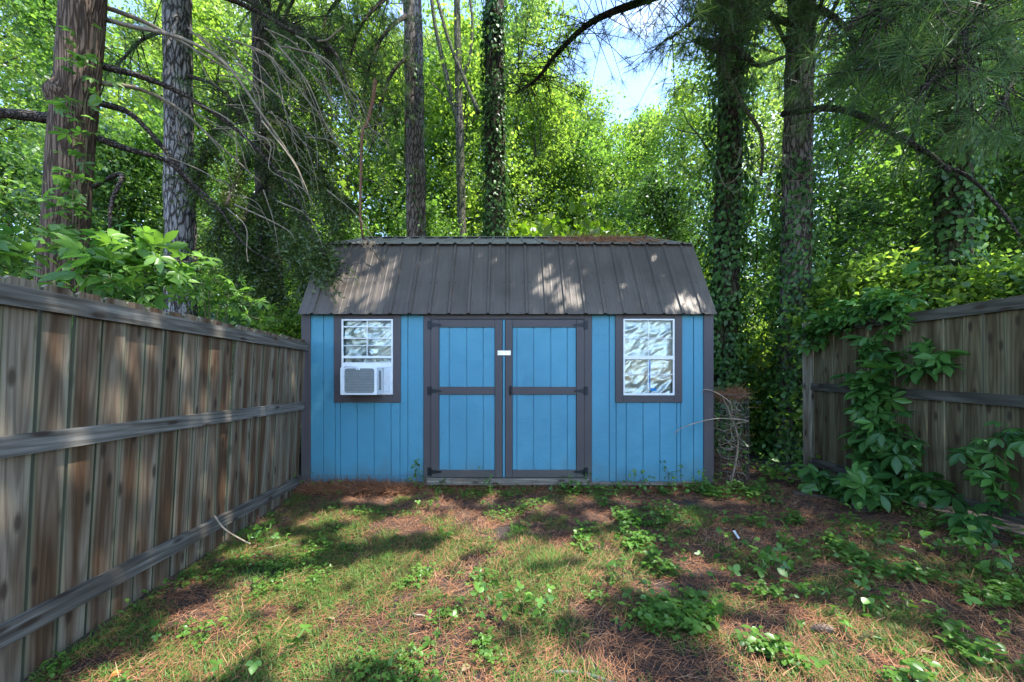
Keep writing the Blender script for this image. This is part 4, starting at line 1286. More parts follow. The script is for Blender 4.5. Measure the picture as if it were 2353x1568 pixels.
# broken dead stem hanging over the roof edge
hb = P(832, 545, 4.55)
M['red_stem'] = mat_plain('reddish_dead_stem', (0.16, 0.085, 0.055), 0.9, 0, 0.35, 0.6, 0.15, 30)
hs = empty("hanging_dead_branch", hb, "broken dead reddish branch hanging down onto the shed roof edge", "branch")
limb(hs, hb, [P(862, 185, 4.9), P(856, 235, 4.85), P(843, 285, 4.8), P(832, 310, 4.75), P(829, 420, 4.65), P(828, 500, 4.6), P(834, 548, 4.75)], .026, .012, M['red_stem'], "stem", 8)
limb(hs, hb, [P(834, 546, 4.75), P(848, 562, 4.78), P(868, 592, 4.75), P(884, 618, 4.70)], .010, .004, M['limb'], "twig", 6)
limb(hs, hb, [P(830, 410, 4.66), P(850, 415, 4.6), P(870, 428, 4.6), P(876, 480, 4.6)], .009, .004, M['limb'], "twig", 6)
limb(hs, hb, [P(838, 295, 4.78), P(860, 288, 4.7), P(885, 284, 4.7)], .008, .003, M['deadwood'], "twig", 6)
for k in range(14):
    a = P(836 + rgl.uniform(-8, 20), 555 + rgl.uniform(-4, 6), 4.76)
    limb(hs, hb, [a, a + Vector((rgl.uniform(-.06, .1), -.06, -.05)), a + Vector((rgl.uniform(-.1, .16), -.1, -.16))], .003, .0015, M['deadwood'], "twig", 4, 2)

# ---------------------------------------------------------------- canopy added out of view to shade the yard, holes cut for sun patches
def G(px, py):
    d = CZ * F / (py - HY)
    return Vector(((px - CX) * d / F, d, 0.0))
def RF(px, py):
    # point on the lower front roof plane
    k = (KZ - EZ) / (KY - EY)
    # z = EZ + k (y - EY), z = CZ + (HY - py) y / F
    a = (HY - py) / F
    y = (EZ - k * EY - CZ) / (a - k)
    return Vector(((px - CX) * y / F, y, CZ + a * y))
spots = []
for px, py, r in ((740, 1190, .12), (790, 1185, .12), (850, 1215, .16), (905, 1205, .16), (960, 1190, .13), (1010, 1205, .12), (1075, 1190, .14), (1110, 1215, .17), (1150, 1185, .12), (1085, 1240, .16),
                  (1190, 1275, .14), (880, 1305, .16), (930, 1290, .13), (790, 1310, .10), (1040, 1340, .12), (1250, 1265, .12), (1320, 1255, .12), (1400, 1270, .15), (1440, 1250, .1),
                  (1170, 1350, .15), (1230, 1365, .18), (1300, 1355, .13), (1350, 1330, .10), (1150, 1395, .10), (560, 1450, .13), (630, 1430, .11), (640, 1350, .09), (330, 1520, .13), (280, 1545, .12),
                  (1040, 1490, .14), (1090, 1520, .15), (1180, 1540, .12), (1650, 1140, .22), (1590, 1145, .16), (1540, 1160, .12), (1700, 1138, .14), (1560, 1195, .10),
                  (1930, 1470, .14), (1980, 1500, .20), (2040, 1510, .16), (2090, 1530, .14), (1880, 1540, .12), (1760, 1540, .14), (1480, 1330, .10), (640, 1240, .10), (560, 1260, .09), (700, 1260, .09), (1900, 1420, .09),
                  (660, 1460, .10), (1010, 1440, .09), (1300, 1500, .10), (1400, 1540, .10), (1650, 1440, .08), (1600, 1300, .09), (1700, 1380, .08)):
    spots.append((G(px, py), r))
for px, py, r in ((700, 1330, .15), (800, 1380, .14), (900, 1400, .12), (740, 1420, .12), (1000, 1280, .12), (480, 1400, .12), (850, 1460, .12), (430, 1480, .10), (720, 1500, .10), (600, 1330, .1), (960, 1340, .1), (900, 1148, .1), (1000, 1160, .09), (1120, 1150, .1), (1230, 1165, .11), (1330, 1150, .1), (1450, 1155, .1), (1390, 1190, .12), (820, 1150, .08), (1130, 1300, .1)):
    spots.append((G(px, py), r))
for px, py, r in ((800, 640, .16), (830, 660, .15), (860, 680, .14), (790, 690, .10), (900, 615, .12), (880, 655, .10), (975, 610, .07), (1255, 630, .14), (1250, 660, .10), (1300, 670, .12), (1310, 690, .09),
                  (1560, 690, .09), (1600, 700, .10), (1630, 705, .09), (850, 600, .09), (1500, 585, .06), (770, 712, .07), (1285, 640, .08)):
    spots.append((RF(px, py), r))
for px, py, r in ((1480, 980, .10), (1470, 1030, .11), (1510, 960, .08), (1440, 1060, .08), (1530, 1020, .07), (1600, 1000, .06), (1590, 1060, .06), (1300, 1050, .07)):
    spots.append((Vector((wx(px), WY, wz(py))), r))
for q, r in ((G(1760, 1000), .6), (G(1790, 1050), .35), (G(1730, 1080), .25), (P(1760, 800, 8), .9), (P(1745, 950, 7.2), .6), (P(1790, 900, 7.8), .7), (P(1950, 700, 7), .7), (P(2050, 560, 8), .9), (P(1900, 560, 8.5), .9), (P(1990, 730, 4.2), .22), (P(1900, 770, 4.7), .2),
             (P(330, 590, 2.8), .30), (P(420, 600, 3.0), .30), (P(560, 690, 3.9), .3), (P(500, 600, 6), .5), (P(640, 690, 6.0), .5), (P(2250, 640, 5), .4), (P(2290, 420, 6), .6)):
    spots.append((q, r))
S_P = np.array([tuple(s) for s, _ in spots]); S_R = np.array([r * (1.15 if q.z == 0 else .66) for q, r in spots])
Ld = np.array(SUN)

def shade_canopy(tree, base, path, n_clump, n_leaf, cx, cy, rx, ry, z0, z1, seed):
    rg = np.random.default_rng(seed)
    a = rg.uniform(0, 6.283, n_clump); r = np.sqrt(rg.random(n_clump))
    cp = np.stack([cx + np.cos(a) * r * rx, cy + np.sin(a) * r * ry, rg.uniform(z0, z1, n_clump)], 1)
    # keep below-frame view clear: nothing that would hang into the picture
    pick = rg.integers(0, n_clump, n_leaf)
    c = cp[pick] + rg.normal(size=(n_leaf, 3)) * np.array([.42, .42, .25])
    vis = (c[:, 1] > .1) & (c[:, 2] < CZ + c[:, 1] * 1.03 + .15)
    d = c[:, None, :] - S_P[None]
    al = d @ Ld
    per = np.linalg.norm(d - al[..., None] * Ld, axis=2)
    hole = np.any(per < S_R[None] * rg.uniform(.95, 1.35, n_leaf)[:, None] + .05, axis=1)
    c = c[~vis & ~hole]
    mb = MB()
    for k in range(12):
        q = cp[rg.integers(0, n_clump)]
        zs_ = rg.uniform(z0 - 1.5, z1 - .5)
        s = Vector(min(path, key=lambda p: abs(p.z - zs_)))
        e = Vector(q)
        if e.z < CZ + e.y * 1.03 + .2: continue
        m = s.lerp(e, .5) + Vector((0, 0, .4))
        mb.tube([p - base for p in smooth_path([s, m, e], 4)], [.035, .032, .03, .026, .023, .02, .016, .012, .008], 5)
    mb.build("shade_canopy_limbs", M['limb'], tree)["kind"] = "stuff"
    place("crown", leaf_mesh("crown", c - np.array(base), .132, M['leaf_deep'], rg, LEAF4, .8, 1.15), tree)  # added unseen leaves, left out where sun spots should land
shade_canopy(t8, b8, p8, 420, 20000, 3.3, 3.2, 4.6, 3.6, 7.6, 10.2, 101)
shade_canopy(t9, b9, p9, 520, 23000, 5.6, 1.8, 4.8, 4.6, 6.8, 10.5, 102)
shade_canopy(t1, b1, p1, 260, 11000, -1.6, 3.6, 3.6, 3.6, 6.8, 9.5, 103)
shade_canopy(t3, b3, p3, 260, 12000, -1.6, 6.4, 3.6, 2.2, 8.6, 11, 104)
shade_canopy(t7, b7, p7, 420, 24000, 4.6, 5.7, 4.6, 2.9, 8.8, 11, 105)

# ---------------------------------------------------------------- broad-leaved shrub leaning over the board fence (compound leaves, each a leaf of its own)
def compound(n_lf, ln, wd, mat, name, seed, spread=130, droop=.25):
    rg = np.random.default_rng(seed)
    T = np.array([(0, 0, 0), (.22, .26, .05), (.55, .42, .06), (.82, .24, .0), (1, 0, -.12), (.82, -.24, .0), (.55, -.42, .06), (.22, -.26, .05), (.3, 0, 0), (.65, 0, -.02)])
    Ft = np.array([(0, 8, 1), (1, 8, 2), (8, 9, 2), (2, 9, 3), (3, 9, 4), (4, 9, 5), (5, 9, 6), (6, 9, 8), (6, 8, 7), (7, 8, 0)])
    V, Fc = [], []
    for k in range(n_lf):
        a = R(-spread / 2 + spread * (k / max(1, n_lf - 1))) if n_lf > 1 else 0
        s = ln * (1 - .32 * abs(k - (n_lf - 1) / 2) / max(1, (n_lf - 1) / 2)) * rg.uniform(.92, 1.08)
        u = np.array([math.cos(a), math.sin(a), -droop * rg.uniform(.5, 1.4)])
        u /= np.linalg.norm(u)
        w0 = np.array([0.25 * rg.normal(), .25 * rg.normal(), 1.0])
        v = np.cross(w0, u); v /= np.linalg.norm(v)
        w = np.cross(u, v)
        P_ = s * (T[:, :1] * u + T[:, 2:] * w) + wd * s * T[:, 1:2] * v + u * ln * .06
        Fc.append(Ft + len(T) * k)
        V.append(P_)
    # petiole
    b = sum(len(q) for q in V)
    V.append(np.array([(-.5 * ln, .006, -.03), (-.5 * ln, -.006, -.03), (ln * .08, -.004, 0), (ln * .08, .004, 0)]))
    Fc.append(np.array([(b, b + 1, b + 2), (b, b + 2, b + 3)]))
    return np_mesh(name, np.concatenate(V), np.concatenate(Fc), mat)

def leaf_obj(me, parent, pos, out, s, rg, tilt=.5):
    """leaf facing up and outward"""
    u = Vector(out) + Vector(rg.normal(size=3)) * .45
    u.z -= rg.uniform(0, .35)
    u.normalize()
    w = (Vector((0, 0, 1)) + Vector(out) * tilt + Vector(rg.normal(size=3)) * .28)
    w = (w - u * w.dot(u)).normalized()
    v = w.cross(u)
    m = Matrix((u, v, w)).transposed().to_4x4()
    o = bpy.data.objects.new("leaf", me)
    COL.objects.link(o)
    o.parent = parent
    o.matrix_local = Matrix.Translation(pos) @ m @ Matrix.Diagonal((s, s, s, 1))
    return o

BIG = [compound(5, .18, .50, M['leaf_big'], "leaf", 200 + k, 185) for k in range(4)] + [compound(3, .16, .7, M['leaf_big'], "leaf", 210, 110)]
VINE = [compound(5, .135, .50, M['leaf_vine'], "leaf", 220 + k, 190, .25 + .12 * k) for k in range(5)] + [compound(3, .12, .75, M['leaf_vine'], "leaf", 231, 110)]
WEED = [compound(3, .052, .85, M['leaf_weed'], "leaf", 240 + k, 140, .1) for k in range(3)] + [compound(1, .06, 1.0, M['leaf_weed'], "leaf", 250, 0, .2)]

def leafy_plant(name, label, cat, base, stems, meshes, n, seed, scale=(.7, 1.2), outv=None, group=None, r=.008, tilt=.5):
    rg = np.random.default_rng(seed)
    base = Vector(base)
    root = empty(name, base, label, cat, group)
    paths = []
    for q in stems:
        pth = smooth_path([Vector(a) - base for a in q], 5)
        m = len(pth)
        MB().tube(pth, [r * (1 - .7 * i / (m - 1)) for i in range(m)], 5).build("stem", M['stem'], root)
        paths.append(pth)
    for k in range(n):
        pth = paths[k % len(paths)]
        i = int(len(pth) * (.12 + .88 * rg.random() ** .8)) - 1
        i = max(1, i)
        p = pth[i].lerp(pth[i - 1], rg.random())
        out = Vector(outv) if outv else Vector((rg.normal(), rg.normal() - .3, .1))
        out = (out + Vector(rg.normal(size=3)) * .5).normalized()
        off = Vector(rg.normal(size=3)) * .05 + out * rg.uniform(.03, .14)
        leaf_obj(meshes[rg.integers(0, len(meshes))], root, p + off, out, rg.uniform(*scale), rg, tilt)
    return root

def fx(y): return -2.455 + .07 * (4.44 - y)
def st(px, py, d): return P(px, py, d)
b = Vector((fx(2.6) - .30, 2.75, 0))
leafy_plant("broadleaf_shrub", "bright green shrub with hand shaped leaves spilling over the board fence", "shrub", b,
            [[b, st(215, 640, 2.75), st(290, 580, 2.8), st(330, 545, 2.8)], [b, st(220, 660, 2.7), st(330, 610, 2.85), st(420, 590, 2.95)], [b, st(205, 650, 2.6), st(240, 630, 2.6), st(270, 665, 2.5)],
             [b, st(260, 640, 2.8), st(360, 640, 2.9), st(450, 640, 3.1)], [b, st(190, 640, 2.65), st(250, 590, 2.7), st(250, 560, 2.7)], [b, st(280, 650, 2.8), st(380, 600, 3.0), st(470, 610, 3.2)]],
            BIG, 130, 301, (.45, .95), (.25, -.55, .15))
b = Vector((fx(1.7) - .3, 1.75, -.1))
leafy_plant("broadleaf_shrub", "dark green shrub with drooping leaves at the outer end of the board fence top", "shrub", b,
            [[b, st(-60, 620, 1.9), st(10, 600, 2.0), st(60, 610, 2.05)], [b, st(-120, 600, 1.8), st(-60, 560, 1.9), st(30, 575, 2.0)], [b, st(-80, 640, 1.9), st(20, 620, 2.1), st(100, 640, 2.2)]],
            BIG, 34, 302, (.45, .9), (.3, -.5, .1))
b = Vector((fx(3.6) - .4, 3.7, 0))
leafy_plant("broadleaf_shrub", "low green shrub behind the board fence near the shed with fern like leaves", "shrub", b,
            [[b, st(480, 690, 3.7), st(520, 660, 3.8), st(570, 680, 3.9)], [b, st(470, 700, 3.6), st(460, 650, 3.6), st(430, 690, 3.4)], [b, st(500, 720, 3.8), st(580, 730, 4.0), st(640, 745, 4.1)],
             [b, st(520, 710, 3.8), st(560, 700, 3.9), st(610, 700, 4.0)], [b, st(430, 700, 3.5), st(380, 690, 3.3), st(350, 670, 3.2)]], BIG, 120, 303, (.3, .65), (.25, -.5, .2))
# creeper leaves on the brown trunk
b = Vector(p1[2]) + Vector((.1, -.25, 0))
leafy_plant("creeper_vine", "creeper with broad leaves climbing the brown trunk", "vine", b,
            [[P(180, 620, 3.42), P(175, 520, 3.42), P(185, 430, 3.42), P(200, 330, 3.42), P(195, 250, 3.42), P(215, 150, 3.42), P(220, 60, 3.42)], [P(185, 600, 3.34), P(150, 560, 3.32), P(165, 480, 3.33), P(170, 400, 3.33)]],
            BIG, 95, 304, (.3, .7), (.1, -1, 0), r=.006)
# creeper over the second fence
def fr(t):  # point on the second fence at fraction of depth y
    y = t
    x = 3.945 + (4.86 - y) * (4.30 - 3.945) / 5.06
    return x, y
def fp(px, py):
    # point on the plane of the second fence under a photograph pixel, a little in front
    k = (4.30 - 3.945) / 5.06
    # x = 3.945 + (4.86 - y) k ; x = (px-CX) y / F
    y = (3.945 + 4.86 * k) / ((px - CX) / F + k)
    return Vector(((px - CX) * y / F - .06, y, CZ + (HY - py) * y / F))
b = fp(2030, 1160); b.z = float(gz(b.x, b.y)); b.x -= .12
leafy_plant("creeper_vine", "lush green creeper climbing the dark fence in a tall column", "vine", b,
            [[b, fp(2030, 1050), fp(2010, 900), fp(2030, 800), fp(2080, 740)], [b, fp(2030, 1000), fp(2040, 880), fp(2120, 830), fp(2200, 830)], [b, fp(2025, 1000), fp(2035, 950), fp(2010, 880), fp(2030, 820)],
             [b, fp(2060, 1120), fp(2130, 1110), fp(2190, 1140)], [b, fp(2020, 1060), fp(2000, 1010), fp(2020, 940), fp(2050, 900)], [b, b + Vector((-.2, -.2, .2)), b + Vector((-.35, -.5, .22))],
             [b, fp(2080, 1080), fp(2090, 1020), fp(2070, 960)], [b, b + Vector((-.15, .2, .15)), b + Vector((-.35, .25, .2))]],
            VINE, 300, 305, (.7, 1.75), (-.85, -.45, .1), tilt=.9)
b = fp(2290, 1190); b.z = float(gz(b.x, b.y)) + .02
leafy_plant("creeper_vine", "rounded leaf seedling vine at the near foot of the dark fence", "vine", b,
            [[b, fp(2290, 1120), fp(2270, 1050), fp(2240, 1040)], [b, fp(2320, 1100), fp(2330, 1020), fp(2345, 980)], [b, b + Vector((-.2, -.1, .1)), b + Vector((-.4, -.2, .05))]], VINE, 60, 306, (.6, 1.2), (-.8, -.5, .1), tilt=.8)
b = fp(1960, 780); b2_ = Vector((b.x, b.y, 0))
tops = [[fp(1870, 765), fp(1930, 742), fp(2000, 728), fp(2080, 700)], [fp(1900, 740), fp(1960, 720), fp(2040, 700), fp(2120, 690)], [fp(1880, 790), fp(1880, 770), fp(1900, 745), fp(1940, 730)]]
leafy_plant("creeper_vine", "mat of creeper leaves draped along the top of the dark fence", "vine", tops[0][0], tops, VINE, 240, 307, (.45, 1.25), (-.6, -.5, .4), tilt=.5)

# ---------------------------------------------------------------- yard cover: straw, grass, creeping plants
def lawn_noise(x, y, s, o):
    return np.array([mnoise.noise((a * s + o, b * s, o * 1.7)) for a, b in zip(x, y)])

def inside_yard(x, y):
    left = -2.455 + .07 * (4.44 - y) + .03
    return (x > left) & (x < 4.25 - .07 * y) & ((y < WY - .03) | (x > HW + .1))

rg = np.random.default_rng(401)
n = 230000
y = rg.uniform(.75, 1, n)
y = .75 + (7.4 - .75) * rg.random(n) ** 1.35
x = rg.uniform(-2.7, 4.6, n)
k = inside_yard(x, y)
k &= (y < 4.7) | (rg.random(n) < .6)
bare = lawn_noise(x, y, 1.5, 5.0)
bare2 = np.minimum(np.hypot((x - 1.02) / .26, (y - 2.42) / .13), np.hypot((x - 1.30) / .22, (y - 2.02) / .13))          # bare dark soil patches
k &= (bare > -.62) & (bare2 > rg.uniform(-.6, 1.3, n))
x, y = x[k], y[k]
n = len(x)
ang = lawn_noise(x, y, 1.3, 9.0) * 3.5 + rg.normal(0, .9, n)
u = np.stack([np.cos(ang), np.sin(ang), rg.normal(0, .09, n)], 1)
w = norm(np.array([0, 0, 1.0]) + rg.normal(0, .35, (n, 3)))
c = np.stack([x, y, gz(x, y) + rg.uniform(.004, .028, n)], 1)
ln = rg.uniform(.04, .10, n)
V, Fc = scatter(c, u - w * np.sum(u * w, 1, keepdims=True), w, ln, .0019 / ln * rg.uniform(.8, 1.4, n), STRIP)
tn = np.clip(.48 + .22 * lawn_noise(x, y, 2.1, 3.0) + rg.normal(0, .22, n), 0, 1)
o = place("pine_straw", np_mesh("pine_straw", V, Fc, M['straw'], np.repeat(tn, 4)))
tag(o, "layer of fallen reddish pine needles over the yard", kind="stuff")

# grass
n = 290000
y = .8 + (4.4 - .8) * rg.random(n) ** 1.2
x = rg.uniform(-2.4, 4.2, n)
k = inside_yard(x, y)
x, y = x[k], y[k]
den = lawn_noise(x, y, 1.9, 21.0) * .7 + lawn_noise(x, y, 5.5, 27.0) * .55
bias = .29 - .28 * np.clip((x - .9) / 1.6, 0, 1) - .42 * np.clip((y - 3.1) / .9, 0, 1) + .10 * np.clip((-x - .5) / 1.4, 0, 1) * (y < 3.4)
k = (den + bias) > rg.uniform(-.05, .45, len(x))
k &= np.minimum(np.hypot((x - 1.02) / .22, (y - 2.42) / .11), np.hypot((x - 1.30) / .18, (y - 2.02) / .11)) > 1
x, y = x[k], y[k]
n = len(x)
lean = rg.uniform(0, 6.283, n)
up = rg.uniform(.25, 1.2, n)
u = np.stack([np.cos(lean), np.sin(lean), up], 1)
w = norm(np.stack([-np.cos(lean) * up, -np.sin(lean) * up, np.ones(n)], 1) + rg.normal(0, .1, (n, 3)))
ln = rg.uniform(.025, .07, n) * (1 + .5 * (den[k] > .45))
c = np.stack([x, y, gz(x, y) + .006], 1)
BL = (np.array([(0, .5, 0), (.55, .4, .02), (1, 0, -.14), (.55, -.4, .02), (0, -.5, 0)]), np.array([(0, 1, 3, 4)]))
T5 = BL[0]
u_ = norm(u); v_ = norm(np.cross(w, u_)); w_ = np.cross(u_, v_)
wd = .0032 * rg.uniform(.8, 1.4, n)
V = c[:, None, :] + ln[:, None, None] * (T5[None, :, :1] * u_[:, None] + T5[None, :, 2:] * w_[:, None]) + wd[:, None, None] * T5[None, :, 1:2] * v_[:, None]
V = V.reshape(-1, 3)
off = (np.arange(n) * 5)[:, None]
F4 = np.array([[0, 1, 3, 4]]) + off
F3 = np.array([[1, 2, 3]]) + off
tn = np.clip(.45 + .25 * lawn_noise(x, y, 1.7, 33.0) + rg.normal(0, .2, n), 0, 1)
o = place("lawn_grass", np_mesh("lawn_grass", V, [F4, F3], M['grass'], np.repeat(tn, 5)))
tag(o, "thin patchy grass growing through the pine straw", kind="stuff")

# small round-leaved weeds and creeping seedlings
n = 60000
y = .85 + (4.5 - .85) * rg.random(n) ** 1.15
x = rg.uniform(-2.4, 4.2, n)
k = inside_yard(x, y)
x, y = x[k], y[k]
den = lawn_noise(x, y, 1.4, 41.0) * .6 + lawn_noise(x, y, 4.2, 47.0) * .75
bias = -.07 + .02 * np.clip((x - .8) / 1.2, 0, 1) - .14 * np.clip((y - 3.2) / .8, 0, 1) + .30 * (np.abs(y - 4.36) < .12)
k = (den + bias) > rg.uniform(.02, .42, len(x))
k &= np.minimum(np.hypot((x - 1.02) / .22, (y - 2.42) / .11), np.hypot((x - 1.30) / .18, (y - 2.02) / .11)) > 1
x, y = x[k], y[k]
n = len(x)
big = np.clip(.5 + .95 * (x > .5) * rg.random(n) ** 1.5 + .5 * rg.random(n), .4, 1.7)
cx_, cy_ = np.repeat(x, 3), np.repeat(y, 3)
m = len(cx_)
hgt = np.repeat(rg.uniform(.012, .075, n) * big, 3)
az = np.repeat(rg.uniform(0, 6.28, n), 3) + np.tile([0, 2.1, 4.2], n) + rg.normal(0, .25, m)
u = np.stack([np.cos(az), np.sin(az), rg.uniform(-.25, .2, m)], 1)
w = norm(np.array([0, 0, 1.0]) + rg.normal(0, .28, (m, 3)))
c = np.stack([cx_, cy_, gz(cx_, cy_) + hgt + .008], 1)
sz = np.repeat(.025 * big, 3)
tn = np.clip(np.repeat(.45 + .25 * lawn_noise(x, y, 2.2, 53.0) + rg.normal(0, .16, n), 3) + rg.normal(0, .07, m), 0, 1)
o = place("ground_cover", leaf_mesh("ground_cover", c, sz, M['leaf_cover'], rg, LEAF6, width=1.35, tint=tn, udir=u - w * np.sum(u * w, 1, keepdims=True), wdir=w))
tag(o, "low creeping weeds and seedlings scattered over the yard", kind="stuff")

# undergrowth carpet beside and behind the shed
n = 9000
x = rg.uniform(2.6, 8, n); y = rg.uniform(4.6, 10, n)
k = (x > 2.75) & ((x < 3.9) | (y > 4.9)) & ((y > 5.1) | (x > 3.3))
x, y = x[k], y[k]
den = lawn_noise(x, y, 1.1, 61.0)
k = den > rg.uniform(-.35, .3, len(x))
x, y = x[k], y[k]; n = len(x)
c = np.stack([x, y, gz(x, y) * 0 + np.abs(rg.normal(.10, .10, n))], 1)
o = place("undergrowth", leaf_mesh("undergrowth", c, .085, M['leaf_cover'], rg, LEAF6, 1.0, 1.2))
tag(o, "ivy and weeds carpeting the path beside the shed", kind="stuff")
n = 14000
x = rg.uniform(-12, 14, n); y = rg.uniform(8.3, 22, n)
c = np.stack([x, y, np.abs(rg.normal(.12, .2, n))], 1)
o = place("undergrowth", leaf_mesh("undergrowth", c, .16, M['leaf_deep'], rg, LEAF4, .9, 1.2))
tag(o, "leafy undergrowth of the wood behind the shed", kind="stuff")

# straw on the roof top and along the shed foot
def straw_patch(name, label, n, fpos, ln=(.06, .15), wd=.0035, seed=1, lift=.3):
    rg = np.random.default_rng(seed)
    c = fpos(rg, n)
    n = len(c)
    u = norm(rg.normal(size=(n, 3)) * np.array([1, .8, lift]))
    w = norm(rg.normal(size=(n, 3)))
    l_ = rg.uniform(*ln, n)
    V, Fc = scatter(c, u - w * np.sum(u * w, 1, keepdims=True), w, l_, wd / l_, STRIP)
    o = place(name, np_mesh(name, V, Fc, M['straw'], np.repeat(np.clip(rg.normal(.4, .2, n), 0, 1), 4)))
    return tag(o, label, kind="stuff")
def on_roof(rg, n):
    x = .45 + 1.75 * rg.beta(2.2, 1.9, n)
    t = np.clip(rg.normal(.42, .26, n), .02, 1)
    h = .012 * np.sqrt(np.clip(1 - ((x - 1.35) / .95) ** 2, 0, 1))
    return np.stack([x, 4.93 + (AY - 4.93) * t, 3.098 + (AZ - 3.098) * t + .012 + rg.random(n) * (.012 + h)], 1)
straw_patch("roof_pine_straw", "drift of brown pine needles lying on the shed roof top", 2200, on_roof, seed=501)
def at_foot(rg, n):
    x = rg.uniform(-2.4, -1.0, n)
    h = .055 * np.clip(1 - ((x + 1.85) / .62) ** 2, 0.05, 1)
    yy = rg.uniform(WY - .20, WY - .024, n)
    return np.stack([x, yy, .055 + h * rg.random(n) * 1.3 * np.clip((yy - WY + .24) / .2, 0, 1)], 1)
straw_patch("pine_straw_drift", "drift of reddish pine needles banked against the foot of the shed beside the fence", 5000, at_foot, seed=502)
def under(rg, n):
    x = rg.uniform(-2.4, 2.6, n)
    return np.stack([x, rg.uniform(WY - .14, WY + .1, n), np.abs(rg.normal(0, .025, n))], 1)
straw_patch("pine_straw_drift", "pine needles gathered along the shed threshold", 6000, under, seed=503, lift=.8)

# ---------------------------------------------------------------- wire cage with vines beside the shed corner
cage = empty("wire_cage", (2.77, 4.74, 0), "rusty round wire cage filled with dead vines beside the shed corner", "cage")
mb = MB()
cr_ = .228
for k in range(13):
    z = .03 + k * .092
    pts = [(cr_ * math.cos(a) * (1 + .02 * math.sin(3 * a + k)), cr_ * math.sin(a), z + .008 * math.sin(2 * a + k)) for a in np.linspace(0, 2 * math.pi, 25)]
    MB().tube(pts, .003, 4, cap=False).build("hoop_wire", M['wire'], cage)
for k in range(18):
    a = 2 * math.pi * k / 18
    MB().tube([(cr_ * math.cos(a), cr_ * math.sin(a), -.03), (cr_ * 1.01 * math.cos(a), cr_ * 1.01 * math.sin(a), .6), (cr_ * math.cos(a + .03), cr_ * math.sin(a + .03), 1.15)], .002, 4).build("upright_wire", M['wire'], cage)
vb = Vector((2.78, 4.70, 0))
dv = empty("dead_vine", vb, "bare dead vine stems tangled inside the wire cage, one arm reaching over the blue wall", "vine")
main = [vb, vb + Vector((.06, -.02, .3)), vb + Vector((.08, -.03, .6)), vb + Vector((-.02, -.03, .9)), vb + Vector((-.12, -.05, 1.1))]
limb(dv, vb, main, .013, .007, M['twig'], "stem", 7)
limb(dv, vb, [vb + Vector((.05, 0, .55)), vb + Vector((-.02, -.06, .75)), P(1720, 968, 4.5), P(1650, 962, 4.42), P(1590, 975, 4.38), P(1556, 990, 4.36), P(1552, 1000, 4.36)], .008, .004, M['twig'], "arm", 6)
limb(dv, vb, [vb + Vector((.0, -.02, .8)), P(1680, 930, 4.5), P(1650, 905, 4.45), P(1620, 895, 4.42), P(1612, 905, 4.42)], .008, .003, M['twig'], "arm", 6)
rgl = np.random.default_rng(19)
for k in range(46):
    z = rgl.uniform(.12, 1.1)
    a = vb + Vector((rgl.uniform(-.1, .12), rgl.uniform(-.1, .1), z))
    th = rgl.uniform(0, 6.28)
    e = a + Vector((math.cos(th) * .2 - .04, math.sin(th) * .17 - .06, rgl.uniform(-.1, .16)))
    limb(dv, vb, [a, a.lerp(e, .5) + Vector(rgl.normal(size=3)) * .03, e], .005, .002, M['twig'], "twig", 5, 3)
def cage_top(rg, n):
    a = rg.uniform(0, 6.28, n); r = .20 * np.sqrt(rg.random(n))
    return np.stack([2.77 + np.cos(a) * r, 4.74 + np.sin(a) * r, 1.10 + rg.random(n) * .055 + .04 * (np.cos(a) > .5) * rg.random(n)], 1)
straw_patch("cage_pine_straw", "cap of dry brown needles on top of the wire cage", 900, cage_top, seed=504)
def cage_fill(rg, n):
    a = rg.uniform(0, 6.28, n); r = .2 * np.sqrt(rg.random(n))
    return np.stack([2.77 + np.cos(a) * r, 4.74 + np.sin(a) * r, rg.uniform(0, 1.1, n)], 1)
straw_patch("cage_litter", "dry stalks and needles caught inside the wire cage", 260, cage_fill, (.08, .2), .003, 505, .8)
# low wire netting along the shed foot
nt = empty("wire_netting", (-1.75, WY - .06, 0), "low rusty wire netting along the foot of the shed beside the board fence", "netting")
for z in (.10, .15, .195):
    MB().tube([(-.7 + 1.5 * q / 16, .012 * math.sin(q * 1.9), z + .006 * math.sin(q * 2.3 + z * 40)) for q in range(17)], .0016, 4, cap=False).build("line_wire", M['wire'], nt)
for k in range(28):
    xk = -.7 + 1.5 * k / 27
    MB().tube([(xk, 0, .0), (xk + random.uniform(-.008, .008), .005, .20 + random.uniform(-.01, .02))], .0014, 4).build("upright_wire", M['wire'], nt)
nt2 = empty("wire_netting", (.55, WY - .05, 0), "low wire netting under the double door threshold", "netting")
for z in (.03, .075):
    MB().tube([(-.85 + 1.6 * q / 16, .015 * math.sin(q * 1.3), z + .008 * math.sin(q * 1.9 + z * 40)) for q in range(17)], .0016, 4, cap=False).build("line_wire", M['wire'], nt2)
for k in range(30):
    xk = -.85 + 1.6 * k / 29
    MB().tube([(xk, 0, -.02), (xk, .004, .08)], .0014, 4).build("upright_wire", M['wire'], nt2)

